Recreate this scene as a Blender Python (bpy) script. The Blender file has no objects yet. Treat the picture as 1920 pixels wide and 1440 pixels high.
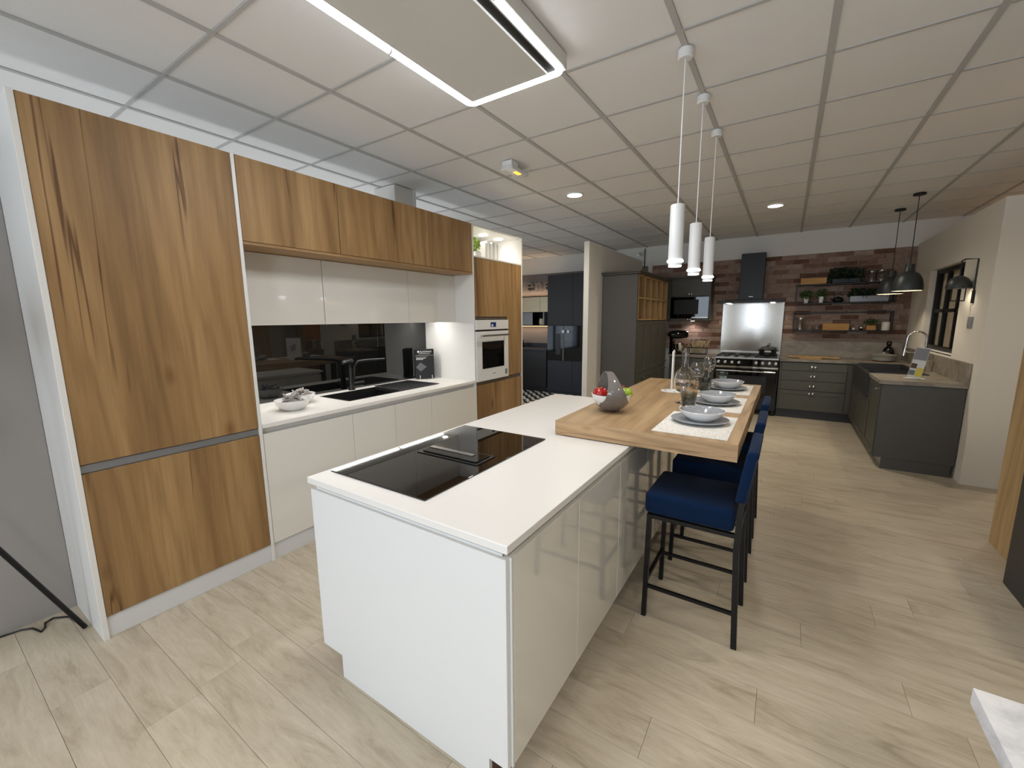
import bpy, bmesh, math, random
from mathutils import Vector, Matrix, noise as mnoise
random.seed(7)
S = bpy.context.scene
COL = S.collection
PI = math.pi

# ------------------------------------------------------------------ camera
YAW, PIT, ROL = math.radians(33.2732), math.radians(-8.9446), math.radians(-0.4837)
CAMZ, FPX = 1.57, 779.37
cy, sy, cp, sp = math.cos(YAW), math.sin(YAW), math.cos(PIT), math.sin(PIT)
FWD = Vector((-sy*cp, cy*cp, sp)); RGT = Vector((cy, sy, 0)); UPV = RGT.cross(FWD)
cr, sr = math.cos(ROL), math.sin(ROL)
RGT, UPV = cr*RGT + sr*UPV, -sr*RGT + cr*UPV
cam = bpy.data.objects.new('camera', bpy.data.cameras.new('camera'))
COL.objects.link(cam)
cam.data.sensor_width = 36.0
cam.data.lens = FPX/1920*36.0
cam.data.clip_start = 0.02
cam.matrix_world = Matrix(((RGT.x, UPV.x, -FWD.x, 0), (RGT.y, UPV.y, -FWD.y, 0), (RGT.z, UPV.z, -FWD.z, CAMZ), (0, 0, 0, 1)))
S.camera = cam

def in_view(p, m=60):
    d = Vector(p) - Vector((0, 0, CAMZ)); z = d.dot(FWD)
    if z < 0.15: return False
    u = 960 + FPX*d.dot(RGT)/z; v = 720 - FPX*d.dot(UPV)/z
    return -m < u < 1920+m and -m < v < 1440+m

# ------------------------------------------------------------------ world, exposure, daylight
S.view_settings.view_transform = 'Standard'
S.view_settings.look = 'None'
S.view_settings.gamma = 1.0
S.view_settings.use_curve_mapping = False
S.view_settings.exposure = 0.0
w = bpy.data.worlds.new('world'); S.world = w; w.use_nodes = True
w.node_tree.nodes['Background'].inputs[0].default_value = (0.55, 0.68, 0.9, 1)
w.node_tree.nodes['Background'].inputs[1].default_value = 1.0

def area_light(name, loc, rot, sx, sz, power, color):
    l = bpy.data.lights.new(name, 'AREA'); l.shape = 'RECTANGLE'; l.size = sx; l.size_y = sz
    l.energy = power; l.color = color
    o = bpy.data.objects.new(name, l); COL.objects.link(o); o.location = loc; o.rotation_euler = rot
    return o
# daylight: added unseen side window on the left, then shop windows behind the viewer
area_light('window_daylight', (-6.3, 3.7, 1.5), (0, -PI/2, 0), 1.9, 3.6, 32, (0.88, 0.94, 1.0))
WINDOWS = [(-4.9, -2.3, 0.35, 2.6), (-1.50, -0.72, 0.04, 2.35), (0.15, 1.75, 0.35, 2.6)]
for a, b, c, d in WINDOWS:
    area_light('window_daylight', ((a+b)/2, -3.3, (c+d)/2), (-PI/2, 0, PI), b-a, d-c, 20.0*(b-a)*(d-c), (0.82, 0.885, 1.0))

# ------------------------------------------------------------------ helpers
def srgb(r, g, b):
    f = lambda v: (v/255)/12.92 if v/255 <= 0.04045 else ((v/255+0.055)/1.055)**2.4
    return (f(r), f(g), f(b), 1.0)

M = {}
def new_mat(name):
    m = bpy.data.materials.new(name); m.use_nodes = True
    nt = m.node_tree; b = nt.nodes['Principled BSDF']
    M[name] = m
    return m, nt, b
def setin(b, **kw):
    names = {'color': 'Base Color', 'rough': 'Roughness', 'metal': 'Metallic', 'spec': 'Specular IOR Level', 'coat': 'Coat Weight', 'coatr': 'Coat Roughness', 'trans': 'Transmission Weight', 'ior': 'IOR', 'sheen': 'Sheen Weight', 'alpha': 'Alpha'}
    for k, v in kw.items(): b.inputs[names[k]].default_value = v
def noise_node(nt, vec, scale, detail=4, rough=0.55, dist=0):
    n = nt.nodes.new('ShaderNodeTexNoise'); n.inputs['Scale'].default_value = scale
    n.inputs['Detail'].default_value = detail; n.inputs['Roughness'].default_value = rough; n.inputs['Distortion'].default_value = dist
    if vec: nt.links.new(vec, n.inputs['Vector'])
    return n
def ramp(nt, fac, stops):
    r = nt.nodes.new('ShaderNodeValToRGB'); e = r.color_ramp.elements
    while len(e) < len(stops): e.new(0.5)
    for k, (p, c) in enumerate(stops): e[k].position = p; e[k].color = c
    nt.links.new(fac, r.inputs[0]); return r
def mixc(nt, fac, a, b, mode='MIX'):
    n = nt.nodes.new('ShaderNodeMix'); n.data_type = 'RGBA'; n.blend_type = mode
    for s, v in ((0, fac), (6, a), (7, b)):
        if hasattr(v, 'is_linked') or hasattr(v, 'links'): nt.links.new(v, n.inputs[s])
        else: n.inputs[s].default_value = v
    return n.outputs[2]
def bump_to(nt, b, h, strength, dist=0.01):
    n = nt.nodes.new('ShaderNodeBump'); n.inputs['Strength'].default_value = strength; n.inputs['Distance'].default_value = dist
    nt.links.new(h, n.inputs['Height']); nt.links.new(n.outputs[0], b.inputs['Normal'])
def coords(nt, scale=(1, 1, 1), rnd=True):
    t = nt.nodes.new('ShaderNodeTexCoord'); m = nt.nodes.new('ShaderNodeMapping'); m.inputs['Scale'].default_value = scale
    src = t.outputs['Object']; info = None
    if rnd:
        info = nt.nodes.new('ShaderNodeObjectInfo')
        mul = nt.nodes.new('ShaderNodeMath'); mul.operation = 'MULTIPLY'; mul.inputs[1].default_value = 57.3
        nt.links.new(info.outputs['Random'], mul.inputs[0])
        add = nt.nodes.new('ShaderNodeVectorMath'); add.operation = 'ADD'
        nt.links.new(src, add.inputs[0]); nt.links.new(mul.outputs[0], add.inputs[1]); src = add.outputs[0]
    nt.links.new(src, m.inputs['Vector'])
    return m.outputs[0], info

def plain(name, rgb, rough=0.5, metal=0.0, spec=0.5, coat=0.0, bump=0.0, bscale=200, vary=0.0, sheen=0.0):
    m, nt, b = new_mat(name)
    setin(b, color=srgb(*rgb), rough=rough, metal=metal, spec=spec, coat=coat, coatr=0.03, sheen=sheen)
    v, _ = coords(nt, rnd=False)
    n = noise_node(nt, v, bscale, 3)
    if vary:
        c = srgb(*rgb); d = tuple(x*(1-vary) for x in c[:3]) + (1,); e = tuple(min(1, x*(1+vary)) for x in c[:3]) + (1,)
        r = ramp(nt, n.outputs['Fac'], [(0.3, d), (0.7, e)]); nt.links.new(r.outputs[0], b.inputs['Base Color'])
    else:
        c = srgb(*rgb); d = tuple(x*0.985 for x in c[:3]) + (1,)
        r = ramp(nt, n.outputs['Fac'], [(0.3, d), (0.7, c)]); nt.links.new(r.outputs[0], b.inputs['Base Color'])
    if bump: bump_to(nt, b, n.outputs['Fac'], bump, 0.003)
    return m

def emit(name, rgb, strength):
    m, nt, b = new_mat(name)
    b.inputs['Base Color'].default_value = srgb(*rgb); b.inputs['Emission Color'].default_value = srgb(*rgb)
    b.inputs['Emission Strength'].default_value = strength
    return m

def wood(name, light, mid, dark, axis='z', rough=0.5, crack=1.0, scale=1.0, bump=0.15):
    m, nt, b = new_mat(name)
    st = 0.09
    sc = {'x': (st, 1, 1), 'y': (1, st, 1), 'z': (1, 1, st)}[axis]
    v, info = coords(nt, tuple(s*scale for s in sc))
    base = noise_node(nt, v, 4.2, 3, 0.6, 0.6)
    r = ramp(nt, base.outputs['Fac'], [(0.22, srgb(*dark)), (0.5, srgb(*mid)), (0.78, srgb(*light))])
    v2, _ = coords(nt, tuple(s*scale*(0.4 if s < 1 else 1) for s in sc))
    fine = noise_node(nt, v2, 70, 4, 0.65)
    fr = ramp(nt, fine.outputs['Fac'], [(0.3, (0.80, 0.79, 0.77, 1)), (0.7, (1.08, 1.08, 1.08, 1))])
    c = mixc(nt, 0.75, r.outputs[0], fr.outputs[0], 'MULTIPLY')
    wv = nt.nodes.new('ShaderNodeTexWave'); wv.wave_type = 'BANDS'; wv.bands_direction = 'DIAGONAL'
    wv.inputs['Scale'].default_value = 7.0; wv.inputs['Distortion'].default_value = 7.0; wv.inputs['Detail'].default_value = 3.0; wv.inputs['Detail Scale'].default_value = 1.2
    nt.links.new(v, wv.inputs['Vector'])
    wr_ = ramp(nt, wv.outputs['Fac'], [(0.0, (0.80, 0.77, 0.73, 1)), (0.55, (1.02, 1.02, 1.02, 1)), (1.0, (1.06, 1.06, 1.04, 1))])
    c = mixc(nt, 0.6, c, wr_.outputs[0], 'MULTIPLY')
    if crack:
        vk, _ = coords(nt, tuple(s*scale*(5.0 if s < 1 else 1) for s in sc))
        vo = nt.nodes.new('ShaderNodeTexVoronoi'); vo.inputs['Scale'].default_value = 3.4; nt.links.new(vk, vo.inputs['Vector'])
        kr = ramp(nt, vo.outputs['Distance'], [(0.0, (0.45, 0.36, 0.28, 1)), (0.045, (0.62, 0.52, 0.43, 1)), (0.12, (1, 1, 1, 1))])
        c = mixc(nt, 0.8*crack, c, kr.outputs[0], 'MULTIPLY')
        v3, _ = coords(nt, tuple(s*scale*(0.55 if s < 1 else 1) for s in sc))
        ck = noise_node(nt, v3, 3.6, 4, 0.55, 0.5)
        cr_ = ramp(nt, ck.outputs['Fac'], [(0.488, (1, 1, 1, 1)), (0.499, (0.34, 0.26, 0.19, 1)), (0.503, (0.34, 0.26, 0.19, 1)), (0.514, (1, 1, 1, 1))])
        v4, _ = coords(nt, tuple(s*scale*(2.2 if s < 1 else 1) for s in sc))
        msk = noise_node(nt, v4, 3.4, 2, 0.5)
        mr = ramp(nt, msk.outputs['Fac'], [(0.50, (0, 0, 0, 1)), (0.60, (1, 1, 1, 1))])
        mul = nt.nodes.new('ShaderNodeMath'); mul.operation = 'MULTIPLY'; mul.inputs[1].default_value = crack
        nt.links.new(mr.outputs[0], mul.inputs[0])
        c = mixc(nt, mul.outputs[0], c, mixc(nt, 1.0, c, cr_.outputs[0], 'MULTIPLY'))
    nt.links.new(c, b.inputs['Base Color'])
    setin(b, rough=rough, spec=0.35)
    bump_to(nt, b, fine.outputs['Fac'], bump, 0.002)
    return m

# surfaces of the setting
def floor_mat():
    m, nt, b = new_mat('vinyl_plank')
    v, info = coords(nt, (0.20, 1, 1))
    n1 = noise_node(nt, v, 11, 7, 0.68, 1.0)
    r = ramp(nt, n1.outputs['Fac'], [(0.28, srgb(168, 155, 134)), (0.48, srgb(197, 185, 164)), (0.72, srgb(210, 199, 181))])
    v2, _ = coords(nt, (0.10, 1, 1))
    n2 = noise_node(nt, v2, 75, 5, 0.75, 0.6)
    fr = ramp(nt, n2.outputs['Fac'], [(0.3, (0.82, 0.81, 0.79, 1)), (0.68, (1.05, 1.05, 1.045, 1))])
    c = mixc(nt, 0.8, r.outputs[0], fr.outputs[0], 'MULTIPLY')
    rr = ramp(nt, info.outputs['Random'], [(0, (0.96, 0.955, 0.95, 1)), (1, (1.02, 1.02, 1.02, 1))])
    c = mixc(nt, 1.0, c, rr.outputs[0], 'MULTIPLY')
    nt.links.new(c, b.inputs['Base Color']); setin(b, rough=0.42, spec=0.4)
    bump_to(nt, b, n2.outputs['Fac'], 0.12, 0.002)
    return m
floor_mat()
def brick_mat():
    m, nt, b = new_mat('brick_slip')
    v, info = coords(nt, (1, 1, 1))
    rr = ramp(nt, info.outputs['Random'], [(0.0, srgb(128, 100, 86)), (0.20, srgb(108, 78, 64)), (0.36, srgb(150, 126, 112)), (0.62, srgb(160, 138, 124)), (0.85, srgb(138, 112, 98))])
    rr.color_ramp.interpolation = 'CONSTANT'
    n = noise_node(nt, v, 22, 6, 0.7)
    fr = ramp(nt, n.outputs['Fac'], [(0.3, (0.62, 0.6, 0.58, 1)), (0.5, (1, 1, 1, 1)), (0.75, (1.35, 1.3, 1.28, 1))])
    c = mixc(nt, 0.9, rr.outputs[0], fr.outputs[0], 'MULTIPLY')
    nt.links.new(c, b.inputs['Base Color']); setin(b, rough=0.85, spec=0.2)
    bump_to(nt, b, n.outputs['Fac'], 0.5, 0.006)
brick_mat()
def stone_top():
    m, nt, b = new_mat('brown_stone_top')
    v, _ = coords(nt, (0.5, 1, 1), False)
    n = noise_node(nt, v, 5, 7, 0.65, 1.0)
    r = ramp(nt, n.outputs['Fac'], [(0.28, srgb(96, 88, 78)), (0.5, srgb(140, 131, 118)), (0.75, srgb(166, 157, 142))])
    nt.links.new(r.outputs[0], b.inputs['Base Color']); setin(b, rough=0.45)
stone_top()
def tile_pattern():
    m, nt, b = new_mat('cement_tile')
    v, _ = coords(nt, (1, 1, 1), False)
    ck = nt.nodes.new('ShaderNodeTexWave'); ck.wave_type = 'BANDS'; ck.bands_direction = 'DIAGONAL'
    ck.inputs['Scale'].default_value = 4.2; ck.inputs['Distortion'].default_value = 2.0; ck.inputs['Detail'].default_value = 0
    nt.links.new(v, ck.inputs['Vector'])
    r = ramp(nt, ck.outputs['Fac'], [(0.0, srgb(40, 42, 46)), (0.5, srgb(205, 205, 200))]); r.color_ramp.interpolation = 'CONSTANT'
    nt.links.new(r.outputs[0], b.inputs['Base Color']); setin(b, rough=0.5)
tile_pattern()
def marble():
    m, nt, b = new_mat('white_marble')
    v, _ = coords(nt, (1, 0.6, 1), False)
    n = noise_node(nt, v, 6, 8, 0.65, 1.8)
    r = ramp(nt, n.outputs['Fac'], [(0.3, srgb(190, 192, 198)), (0.5, srgb(226, 227, 231)), (0.7, srgb(238, 238, 240))])
    nt.links.new(r.outputs[0], b.inputs['Base Color']); setin(b, rough=0.5)
marble()
def mat_weave():
    m, nt, b = new_mat('speckled_placemat')
    v, _ = coords(nt, (1, 1, 1), True)
    n = noise_node(nt, v, 75, 5, 0.8, 2.5)
    r = ramp(nt, n.outputs['Fac'], [(0.38, srgb(150, 146, 138)), (0.5, srgb(232, 229, 222)), (0.75, srgb(240, 238, 232))])
    nt.links.new(r.outputs[0], b.inputs['Base Color']); setin(b, rough=0.9)
    bump_to(nt, b, n.outputs['Fac'], 0.4, 0.002)
mat_weave()
def bowl_pattern():
    m, nt, b = new_mat('patterned_bowl_glaze')
    t = nt.nodes.new('ShaderNodeTexCoord')
    br = nt.nodes.new('ShaderNodeTexBrick'); br.inputs['Scale'].default_value = 45
    br.inputs['Color1'].default_value = srgb(84, 88, 94); br.inputs['Color2'].default_value = srgb(112, 116, 122); br.inputs['Mortar'].default_value = srgb(214, 216, 220)
    br.inputs['Mortar Size'].default_value = 0.03
    nt.links.new(t.outputs['Object'], br.inputs['Vector'])
    nt.links.new(br.outputs[0], b.inputs['Base Color']); setin(b, rough=0.12, coat=0.5, coatr=0.03)
bowl_pattern()
def steel_brushed():
    m, nt, b = new_mat('brushed_steel')
    v, _ = coords(nt, (1, 1, 60), False)
    n = noise_node(nt, v, 14, 3)
    r = ramp(nt, n.outputs['Fac'], [(0.3, srgb(160, 156, 148)), (0.7, srgb(180, 176, 169))])
    nt.links.new(r.outputs[0], b.inputs['Base Color']); setin(b, rough=0.13, metal=1.0)
steel_brushed()
def pane(name, tint, gloss=0.08):
    m, nt, b = new_mat(name); nt.nodes.remove(b)
    t = nt.nodes.new('ShaderNodeBsdfTransparent'); t.inputs[0].default_value = tint
    g = nt.nodes.new('ShaderNodeBsdfGlossy'); g.inputs['Roughness'].default_value = 0.02
    mx = nt.nodes.new('ShaderNodeMixShader'); mx.inputs[0].default_value = gloss
    nt.links.new(t.outputs[0], mx.inputs[1]); nt.links.new(g.outputs[0], mx.inputs[2])
    nt.links.new(mx.outputs[0], nt.nodes['Material Output'].inputs[0])
pane('window_glass', (0.95, 0.97, 0.97, 1), 0.06)
pane('dim_window_glass', (0.75, 0.74, 0.7, 1), 0.07)
def glass(name, tint, rough=0.0):
    m, nt, b = new_mat(name); setin(b, color=tint, rough=rough, trans=1.0, ior=1.45)
glass('clear_glass', (1, 1, 1, 1)); glass('smoked_glass', (0.42, 0.46, 0.44, 1)); glass('acrylic', (0.97, 0.98, 0.98, 1))

plain('ceiling_tile', (233, 231, 228), 0.95, spec=0.1, bump=0.25, bscale=260, vary=0.03)
plain('ceiling_grid', (186, 184, 181), 0.7, spec=0.2)  # greyer than the tiles, standing in for shade in the grid recesses
plain('slab_white', (190, 188, 184), 0.9)
plain('floor_base', (132, 122, 106), 0.8)
plain('wall_white', (222, 219, 212), 0.9, bump=0.1, bscale=90)
plain('wall_cream', (228, 221, 208), 0.9, bump=0.2, bscale=60)
plain('wall_beige', (206, 196, 184), 0.9, bump=0.25, bscale=60)
plain('wall_grey', (160, 155, 151), 0.9, bump=0.1, bscale=90)
plain('wall_taupe', (122, 116, 114), 0.9, bump=0.1, bscale=90)
plain('mortar', (158, 140, 128), 0.95, bump=0.5, bscale=120, vary=0.2)
wood('oak', (182, 149, 104), (155, 122, 80), (122, 92, 58), 'z', 0.5)
wood('oak_h', (178, 146, 104), (160, 127, 87), (138, 106, 70), 'y', 0.5)
wood('bar_oak', (190, 162, 126), (173, 144, 108), (148, 119, 86), 'y', 0.42, crack=0.9, bump=0.1)
wood('bar_oak_x', (202, 172, 134), (184, 153, 115), (150, 119, 85), 'x', 0.45, crack=0.5, scale=2.0, bump=0.1)
wood('light_wood', (206, 160, 92), (188, 140, 76), (164, 116, 60), 'x', 0.5, crack=0.2, scale=3)
wood('rack_wood', (196, 164, 118), (180, 148, 104), (156, 124, 84), 'z', 0.6, crack=0.0, scale=3)
wood('post_oak', (212, 184, 140), (198, 168, 122), (176, 144, 100), 'z', 0.5, crack=0.5)
plain('gloss_white', (226, 223, 215), 0.10, coat=1.0)
plain('satin_white', (226, 226, 224), 0.4)
plain('melamine_white', (226, 224, 219), 0.35)
plain('white_top', (232, 229, 224), 0.32, vary=0.01, bscale=300)
plain('plinth_white', (214, 214, 214), 0.45)
plain('raw_edge', (96, 72, 58), 0.8)
plain('grey_channel', (140, 142, 144), 0.4, metal=0.6)
plain('dark_channel', (110, 100, 88), 0.5, metal=0.3)
plain('black_hob', (4, 4, 5), 0.02, spec=0.6)
plain('black_glass_splash', (10, 11, 11), 0.012, spec=0.9)
plain('black_matte', (12, 12, 13), 0.35)
plain('black_metal', (16, 16, 17), 0.4, metal=0.3)
plain('black_gloss', (8, 8, 9), 0.05)
plain('sink_black', (22, 23, 24), 0.45)
plain('navy_velvet', (6, 31, 62), 0.9, spec=0.15, sheen=0.05, bump=0.15, bscale=500)
plain('ceramic_white', (232, 232, 230), 0.15, coat=0.4)
plain('ceramic_grey', (150, 153, 158), 0.25, coat=0.3)
plain('basket_grey', (112, 106, 102), 0.12, coat=0.5)
plain('driftwood', (150, 146, 143), 0.85, bump=0.5, bscale=60, vary=0.3)
plain('apple_red', (168, 26, 20), 0.22, coat=0.3, vary=0.4, bscale=25)
plain('apple_dark', (96, 18, 26), 0.22, coat=0.3, vary=0.4, bscale=25)
plain('apple_green', (138, 160, 32), 0.25, coat=0.3, vary=0.2, bscale=30)
plain('stem_brown', (70, 48, 28), 0.8)
plain('shaker_grey', (80, 79, 71), 0.5, bump=0.05)
plain('shaker_panel', (76, 74, 70), 0.5)
plain('anthracite', (46, 46, 48), 0.45)
plain('charcoal', (26, 26, 29), 0.5)
plain('dark_navy', (30, 33, 44), 0.4)
plain('chrome', (220, 220, 218), 0.08, metal=1.0)
plain('satin_steel', (170, 168, 164), 0.3, metal=1.0)
plain('cast_iron', (20, 20, 21), 0.5)
plain('leaf_green', (66, 92, 44), 0.6, vary=0.5, bscale=18)
plain('leaf_dark', (30, 48, 26), 0.6, vary=0.4, bscale=18)
plain('leaf_light', (150, 172, 84), 0.6, vary=0.4, bscale=18)
plain('soil', (42, 32, 24), 0.95)
plain('paper_white', (236, 236, 234), 0.7)
plain('paper_grey', (196, 196, 194), 0.7)
plain('print_grey', (120, 122, 126), 0.7)
plain('print_dark', (24, 25, 28), 0.6)
plain('print_mid', (96, 98, 100), 0.6)
plain('print_yellow', (196, 178, 70), 0.7)
plain('print_brown', (78, 60, 48), 0.7)
plain('screen_blue', (24, 52, 110), 0.2)
plain('cream_gloss', (220, 208, 176), 0.3)
plain('pale_grey_panel', (150, 152, 160), 0.4)
plain('wheat', (196, 176, 136), 0.9, vary=0.2)
plain('candle', (236, 230, 214), 0.5)
plain('cable_white', (232, 232, 230), 0.5)
plain('lamp_dark', (52, 56, 56), 0.4, metal=0.2)
plain('lamp_inside', (235, 230, 215), 0.6)
plain('enamel_grey', (150, 150, 144), 0.2, coat=0.4)
plain('red_rim', (168, 40, 28), 0.4)
plain('switch_grey', (150, 150, 150), 0.5)
plain('amber', (226, 150, 40), 0.3)
plain('pvc_clear', (214, 216, 216), 0.2)
plain('hood_white', (214, 212, 206), 0.35)
emit('led_white', (255, 252, 246), 14)
emit('batten_glow', (245, 248, 255), 2)
emit('led_hood', (246, 250, 255), 9)
emit('lamp_glow', (255, 236, 205), 22)
emit('led_warm', (255, 190, 120), 7)
emit('exit_glow', (255, 170, 50), 3.0)
emit('pendant_glow', (250, 250, 255), 6)

# ---- geometry helpers
BASE = {}                      # object -> world position used to turn world coordinates into local ones
def base_of(o):
    return BASE.get(o, Vector((0, 0, 0))) if o else Vector((0, 0, 0))
def link(name, me, mat, parent=None, at=(0, 0, 0), smooth=False):
    o = bpy.data.objects.new(name, me); COL.objects.link(o)
    if mat and not me.materials: me.materials.append(M[mat])
    if smooth:
        for p in me.polygons: p.use_smooth = True
    at = Vector(at); o.location = at - base_of(parent)
    if parent: o.parent = parent
    BASE[o] = at
    return o
def tag(o, label=None, cat=None, group=None, kind=None):
    if label: o['label'] = label
    if cat: o['category'] = cat
    if group: o['group'] = group
    if kind: o['kind'] = kind
    return o
def thing(name, label, cat, loc=(0, 0, 0), rz=0, group=None, local=False):
    o = bpy.data.objects.new(name, None); COL.objects.link(o); o.empty_display_size = 0.05
    o.location = loc; o.rotation_euler = (0, 0, rz)
    BASE[o] = Vector((0, 0, 0)) if (local or rz) else Vector(loc)
    return tag(o, label, cat, group)
def to_mesh(bm, name):
    me = bpy.data.meshes.new(name); bmesh.ops.recalc_face_normals(bm, faces=bm.faces); bm.to_mesh(me); bm.free(); return me
def bm_box(bm, x0, x1, y0, y1, z0, z1, bev=0.0, seg=1):
    r = bmesh.ops.create_cube(bm, size=1.0); vs = r['verts']
    for v in vs:
        v.co = Vector(((x0+x1)/2 + v.co.x*(x1-x0), (y0+y1)/2 + v.co.y*(y1-y0), (z0+z1)/2 + v.co.z*(z1-z0)))
    if bev > 0:
        es = list({e for v in vs for e in v.link_edges})
        bmesh.ops.bevel(bm, geom=es, offset=bev, segments=seg, affect='EDGES', profile=0.6)
def box(name, x0, x1, y0, y1, z0, z1, mat, parent=None, bev=0.0015, seg=1, smooth=False):
    bm = bmesh.new(); hx, hy, hz = abs(x1-x0)/2, abs(y1-y0)/2, abs(z1-z0)/2
    bm_box(bm, -hx, hx, -hy, hy, -hz, hz, min(bev, 0.45*min(hx, hy, hz)*2), seg)
    return link(name, to_mesh(bm, name), mat, parent, ((x0+x1)/2, (y0+y1)/2, (z0+z1)/2), smooth)
def boxes(name, lst, mat, parent=None, bev=0.0):
    bm = bmesh.new()
    o = Vector(((lst[0][0]+lst[0][1])/2, (lst[0][2]+lst[0][3])/2, (lst[0][4]+lst[0][5])/2))
    for b in lst: bm_box(bm, b[0]-o.x, b[1]-o.x, b[2]-o.y, b[3]-o.y, b[4]-o.z, b[5]-o.z, bev)
    return link(name, to_mesh(bm, name), mat, parent, o)
def bm_lathe(bm, prof, seg=32, c=(0, 0, 0), cap=True):
    rings = []
    for r, z in prof:
        if r < 1e-5: rings.append([bm.verts.new((c[0], c[1], c[2]+z))])
        else: rings.append([bm.verts.new((c[0]+r*math.cos(2*PI*k/seg), c[1]+r*math.sin(2*PI*k/seg), c[2]+z)) for k in range(seg)])
    for a, b in zip(rings, rings[1:]):
        for k in range(seg):
            k2 = (k+1) % seg
            if len(a) == 1 and len(b) == 1: break
            if len(a) == 1: bm.faces.new((a[0], b[k], b[k2]))
            elif len(b) == 1: bm.faces.new((a[k], b[0], a[k2]))
            else: bm.faces.new((a[k], b[k], b[k2], a[k2]))
    if cap:
        for r in (rings[0], rings[-1]):
            if len(r) > 1: bm.faces.new(r)
def lathe(name, prof, mat, parent=None, at=(0, 0, 0), seg=32, smooth=True, cap=True):
    bm = bmesh.new(); bm_lathe(bm, prof, seg, cap=cap)
    o = link(name, to_mesh(bm, name), mat, parent, at)
    if smooth: autosmooth(o.data)
    return o
def autosmooth(me, ang=40):
    for p in me.polygons: p.use_smooth = True
    bm = bmesh.new(); bm.from_mesh(me)
    for e in bm.edges:
        if len(e.link_faces) == 2 and e.calc_face_angle(0) > math.radians(ang): e.smooth = False
    bm.to_mesh(me); bm.free()
def bm_tube(bm, pts, r, seg=8, square=False):
    pts = [Vector(p) for p in pts]; rings = []; prev = None
    if square: seg = 4
    for i, p in enumerate(pts):
        t = (pts[min(i+1, len(pts)-1)] - pts[max(i-1, 0)]).normalized()
        if prev is None:
            a = Vector((0, 0, 1)) if abs(t.z) < 0.9 else Vector((1, 0, 0))
            n = (a - t*a.dot(t)).normalized()
        else: n = (prev - t*prev.dot(t)).normalized()
        prev = n; bn = t.cross(n); rr = r[i] if isinstance(r, (list, tuple)) else r
        off = PI/4 if square else 0; k = math.sqrt(2) if square else 1
        rings.append([bm.verts.new(p + n*rr*k*math.cos(off+2*PI*j/seg) + bn*rr*k*math.sin(off+2*PI*j/seg)) for j in range(seg)])
    for a, b in zip(rings, rings[1:]):
        for j in range(seg): bm.faces.new((a[j], b[j], b[(j+1) % seg], a[(j+1) % seg]))
    bm.faces.new(rings[0]); bm.faces.new(rings[-1])
def tube(name, pts, r, mat, parent=None, seg=8, square=False):
    at = Vector(pts[0]); bm = bmesh.new()
    bm_tube(bm, [Vector(p)-at for p in pts], r, seg, square)
    o = link(name, to_mesh(bm, name), mat, parent, at)
    if not square: autosmooth(o.data)
    return o
def bm_prism(bm, poly, axis, a0, a1):
    mk = {'x': lambda u, v, a: (a, u, v), 'y': lambda u, v, a: (u, a, v), 'z': lambda u, v, a: (u, v, a)}[axis]
    A = [bm.verts.new(mk(u, v, a0)) for u, v in poly]; B = [bm.verts.new(mk(u, v, a1)) for u, v in poly]
    bm.faces.new(A); bm.faces.new(B)
    for k in range(len(poly)): bm.faces.new((A[k], A[(k+1) % len(poly)], B[(k+1) % len(poly)], B[k]))
def prism(name, poly, axis, a0, a1, mat, parent=None, at=(0, 0, 0)):
    bm = bmesh.new(); bm_prism(bm, poly, axis, a0, a1)
    return link(name, to_mesh(bm, name), mat, parent, at)
def children(o): return [c for c in COL.objects if c.parent == o]
def copy_tree(o, parent=None):
    c = o.copy(); COL.objects.link(c); c.parent = parent; BASE[c] = BASE.get(o, Vector((0, 0, 0)))
    for ch in children(o): copy_tree(ch, c)
    return c
def text(name, body, size, depth, mat, parent, at, rot, align='CENTER'):
    cu = bpy.data.curves.new(name, 'FONT'); cu.body = body; cu.size = size; cu.extrude = depth; cu.align_x = align; cu.align_y = 'CENTER'
    t = bpy.data.objects.new(name, cu); COL.objects.link(t)
    dg = bpy.context.evaluated_depsgraph_get()
    me = bpy.data.meshes.new_from_object(t.evaluated_get(dg)); bpy.data.objects.remove(t)
    me.materials.clear()
    o = link(name, me, mat, parent, at); o.rotation_euler = rot
    return o
def foliage(name, c, rx, rz, n, size, mat, parent, seed=1):
    rnd = random.Random(seed); bm = bmesh.new()
    for _ in range(n):
        d = Vector((rnd.gauss(0, 1), rnd.gauss(0, 1), rnd.gauss(0, 1))).normalized()*rnd.random()**0.4
        p = Vector((d.x*rx, d.y*rx, d.z*rz)); s = size*rnd.uniform(0.6, 1.3)
        ax = (d + Vector((rnd.uniform(-.6, .6), rnd.uniform(-.6, .6), rnd.uniform(-.2, .8)))).normalized()
        sd = ax.cross(Vector((rnd.uniform(-1, 1), rnd.uniform(-1, 1), rnd.uniform(-1, 1)))).normalized()
        nrm = ax.cross(sd)
        v = [bm.verts.new(p), bm.verts.new(p+ax*s*.5+sd*s*.32+nrm*s*.06), bm.verts.new(p+ax*s), bm.verts.new(p+ax*s*.5-sd*s*.32+nrm*s*.06), bm.verts.new(p+ax*s*.5)]
        bm.faces.new((v[0], v[1], v[4])); bm.faces.new((v[1], v[2], v[4])); bm.faces.new((v[2], v[3], v[4])); bm.faces.new((v[3], v[0], v[4]))
    me = bpy.data.meshes.new(name); bm.to_mesh(me); bm.free()
    return tag(link(name, me, mat, parent, c), kind='stuff')
def spot(name, at, power, color, parent=None, angle=110, blend=0.6, r=0.03, rot=(0, 0, 0)):
    l = bpy.data.lights.new(name, 'SPOT'); l.energy = power; l.color = color; l.spot_size = math.radians(angle); l.spot_blend = blend; l.shadow_soft_size = r
    o = bpy.data.objects.new(name, l); COL.objects.link(o); o.location = Vector(at) - base_of(parent); o.rotation_euler = rot
    if parent: o.parent = parent
    return o
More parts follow.
